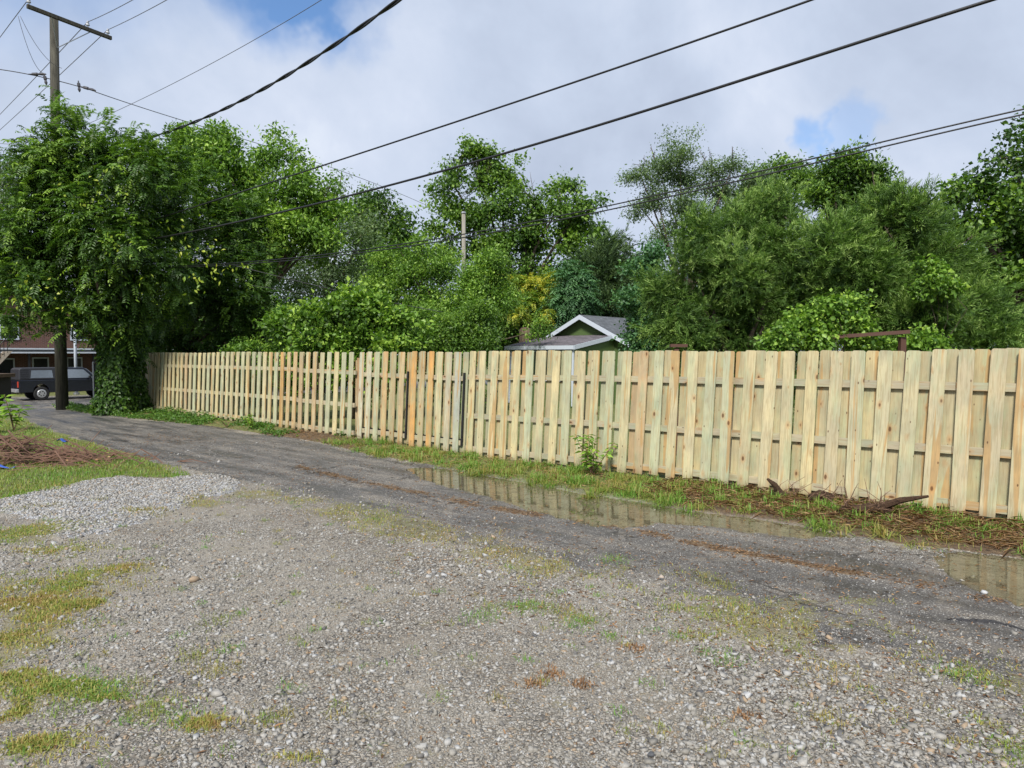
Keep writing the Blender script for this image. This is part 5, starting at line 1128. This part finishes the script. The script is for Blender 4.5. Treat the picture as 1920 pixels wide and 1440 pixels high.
for sg in (-1, 1):
    mb = MB()
    for k in range(5):
        for (a, b_) in ((.10, .44), (1.62, 1.94)):
            z = 1.16+k*.105; y_ = sg*((TW-.04)/2-(z-1.07)/.61*.09+.004); mb.box(((a+b_)/2, y_, z), (b_-a, .02, .045))
        if (a == .10): pass
    mb.box((1.02, sg*((TW-.04)/2-.005), 1.105), (1.84, .02, .03)); mb.build('ribs', RIBM, sh_)
    y0 = (TW-.04)/2; 
    def pane(poly, nm, par, w0, w1, z0, z1, off=.006):
        V = [(u, sg*((w0+(w1-w0)*(v-z0)/(z1-z0))/2+off), v) for u, v in poly]; V2 = [(p[0], p[1]-sg*.012, p[2]) for p in V]; n = len(V); mb = MB(); mb.add(V+V2, [tuple(range(n)), tuple(range(n, 2*n))[::-1]]+[(i, (i+1) % n, n+(i+1) % n, n+i) for i in range(n)]); return mb.build(nm, SHADE, par)
    pane([(.52, 1.16), (1.52, 1.16), (1.48, 1.55), (.58, 1.55)], 'side_window', sh_, TW-.04, TW-.22, 1.07, 1.68)
    pane([(2.16, 1.12), (3.36, 1.12), (2.96, 1.56), (2.20, 1.58)], 'side_window', truck, TW-.06, TW-.36, 1.065, 1.68)
    mb = MB(); mb.box((3.18, sg*(TW/2+.10), 1.17), (.10, .16, .13)); mb.build('wing_mirror', PLAST, truck, bevel=.02)
    mb = MB(); mb.box((.0, sg*(TW/2-.10), .84), (.05, .16, .30)); mb.build('tail_light', RED, truck)
    for wx in (.98, 3.88):
        w_e = MB(); w_e.tube([(wx, sg*(TW/2-.20), .35), (wx, sg*(TW/2-.18), .35), (wx, sg*(TW/2+.0), .35), (wx, sg*(TW/2+.02), .35)], [.31, .35, .35, .31], 28); wo = w_e.build('wheel', RUB, truck, smooth=False)
        c_ = MB(); c_.tube([(wx, sg*(TW/2+.018), .35), (wx, sg*(TW/2+.036), .35)], [.215, .19], 24)
        c_.build('hubcap', CHROME, wo)
        s_ = MB()
        for k in range(6):
            a = k*math.pi/3+.2; s_.box((wx+.115*math.cos(a), sg*(TW/2+.036), .35+.115*math.sin(a)), (.045, .012, .07), Matrix.Rotation(-a, 3, 'Y'))
        s_.build('hubcap_slots', PLAST, wo)
V = [(3.585, sg*.76, 1.10) for sg in (-1, 1)]+[(3.085, sg*.66, 1.60) for sg in (1, -1)]
mb = MB(); mb.add([(v[0]+.02, v[1], v[2]+.012) for v in V]+[(v[0], v[1], v[2]) for v in V], [(0, 1, 2, 3), (7, 6, 5, 4), (0, 4, 5, 1), (1, 5, 6, 2), (2, 6, 7, 3), (3, 7, 4, 0)]); mb.build('windscreen', SHADE, truck)
mb = MB(); mb.box((-.06, 0, .52), (.14, TW-.02, .16)); mb.build('rear_bumper', CHROME, truck, bevel=.02)
mb = MB(); mb.box((4.78, 0, .52), (.12, TW-.02, .2)); mb.build('front_bumper', CHROME, truck, bevel=.02)
# trailer at the left edge
r_ = P(-6, 757, 25.0); gzt = float(gz_base(r_[0], r_[1])); tr_ = empty('utility_trailer', (r_[0], r_[1], gzt), math.pi, label='dark high sided trailer with a brown plank rim at the left edge', cat='trailer')
DKW = plain('dark_painted_boards', (.014, .012, .011), .7, var=.4)
mb = MB(); mb.box((1.2, 0, .80), (2.4, 1.5, .80)); mb.build('box_body', DKW, tr_, bevel=.015)
mb = MB(); mb.box((1.15, -.0, 1.27), (2.56, 1.62, .135)); mb.build('plank_rim', plain('weathered_brown_plank', (.10, .065, .04), .8, var=.3), tr_, bevel=.01)
for sg in (-1, 1):
    mb = MB(); mb.tube([(.80, sg*.80, .33), (.80, sg*.98, .33)], .33, 22); wo = mb.build('wheel', RUB, tr_); mb = MB(); mb.tube([(.80, sg*.97, .33), (.80, sg*.992, .33)], .17, 16); mb.build('hub', METAL, wo)
    mb = MB(); mb.tube([(.42, sg*.89, .42), (.55, sg*.89, .68), (.8, sg*.89, .75), (1.05, sg*.89, .68), (1.18, sg*.89, .42)], .03, 5); mb.build('mudguard', BLACKM, tr_)
mb = MB(); mb.tube([(-.1, 0, .42), (2.6, 0, .42), (3.4, 0, .42)], .05, 6); mb.build('drawbar', BLACKM, tr_)
# white street pole in front of the building
b = P(142, 690, 40.5); t_ = P(142, 560, 40.5); mb = MB(); e = empty('white_pole', (b[0], b[1], GZ), label='slim white pole in front of the brick building', cat='pole'); mb.tube([(0, 0, 0), (0, 0, t_[2]-GZ)], [.085, .07], 10); mb.build('shaft', WHITE, e, smooth=True); mb = MB(); mb.tube([(0, 0, 0), (0, 0, .12)], .16, 10); mb.build('base_plate', METAL, e)
# brick building
def brick_mat():
    m, t = newmat('red_brick'); oc = t.new('ShaderNodeTexCoord').outputs['Object']; sp = t.new('ShaderNodeSeparateXYZ', {0: oc}); v = t.new('ShaderNodeCombineXYZ', {0: t.math('ADD', sp.outputs[0], sp.outputs[1]), 1: sp.outputs[2]})
    br = t.new('ShaderNodeTexBrick', {'Vector': v.outputs[0], 'Color1': (.15, .06, .042, 1), 'Color2': (.09, .036, .027, 1), 'Mortar': (.17, .135, .115, 1), 'Scale': 1.0, 'Mortar Size': .010, 'Brick Width': .22, 'Row Height': .075})
    b = t.new('ShaderNodeBsdfPrincipled', {'Base Color': br.outputs[0], 'Roughness': .9}); out(t, b.outputs[0]); return m
BRICK = brick_mat()
fb = Vector((-29.8, 42.4, GZ))+Vector((-.7551, .6556, 0))*1.0
bld = empty('apartment_building', fb, RZ, label='two storey brick apartment building with a white edged porch roof across the street', cat='building')
# local x along the facade, local -y toward the camera side is +? : facade at y=0, body behind at +y
mb = MB(); mb.box((2, 4.0, 3.1), (34, 8, 6.2)); mb.build('wall', BRICK, bld)
mb = MB(); mb.box((2, 4.0, 6.32), (34.8, 8.8, .22)); mb.build('roof', WHITE, bld)
mb = MB(); mb.box((3.2, -1.1, 2.60), (22, 2.2, .16)); prf = mb.build('porch_roof', plain('grey_roof_felt', (.10, .11, .12), .9), bld)
mb = MB(); mb.box((3.2, -2.22, 2.70), (22.1, .04, .09)); mb.box((3.2, -2.22, 2.47), (22.1, .04, .08)); mb.build('trim', WHITE, prf)
for k, x_ in enumerate(np.arange(-7.2, 14, 1.75)):
    mb = MB(); mb.box((x_, -2.0, 1.21), (.12, .12, 2.42)); mb.build('porch_post', BLACKM, bld)
DK = plain('dark_interior_glass', (.02, .022, .025), .15)
def opening(x_, z0, wd, hg, nm):
    f = MB(); t = .08
    f.box((x_-wd/2-t/2, -.03, z0+hg/2), (t, .06, hg)); f.box((x_+wd/2+t/2, -.03, z0+hg/2), (t, .06, hg)); f.box((x_, -.03, z0+hg+t/2), (wd+2*t, .06, t)); f.box((x_, -.03, z0-t/2), (wd+2*t, .06, t))
    if nm == 'window': f.box((x_, -.025, z0+hg/2), (wd, .05, .05))
    o = f.build(nm, WHITE, bld); g = MB(); g.box((x_, -.008, z0+hg/2), (wd, .014, hg)); g.build('pane' if nm == 'window' else 'door_leaf', DK, o)
for i, x_ in enumerate(np.arange(-8.6, 15, 1.9)):
    if i % 3 == 1: opening(x_, .1, .9, 1.95, 'door')
    else: opening(x_, .95, .75, 1.15, 'window')
    if i % 2 == 0: opening(x_+.3, 3.35, .85, 1.35, 'window')
# outside stair at the left part of the building
st = empty('outside_stair', fb+HD*(-1.4)-Vector((-.7551, .6556, 0))*2.7, RZ, label='wooden outside stair with dark railing in front of the brick building', cat='stair')
STW = plain('pale_stair_wood', (.36, .31, .25), .7)
for sg in (-.45, .45):
    mb = MB(); mb.prism([(-2.2, 0), (-1.95, 0), (.1, 2.55), (-.15, 2.55)], sg-.03, sg+.03, sidep); mb.build('stringer', STW, st)
for k in range(12):
    mb = MB(); mb.box((-2.0+k*.17, 0, .18+k*.205), (.26, .84, .035)); mb.build('tread', STW, st)
mb = MB()
for k in range(12): mb.tube([(-2.0+k*.17, -.47, .2+k*.205), (-2.0+k*.17, -.47, 1.1+k*.205)], .018, 5)
mb.tube([(-2.0, -.47, 1.1), (-.13, -.47, 3.35)], .025, 5); mb.build('railing', BLACKM, st)

print('objects', len(bpy.data.objects), 'faces', sum(len(m.polygons) for m in bpy.data.meshes))
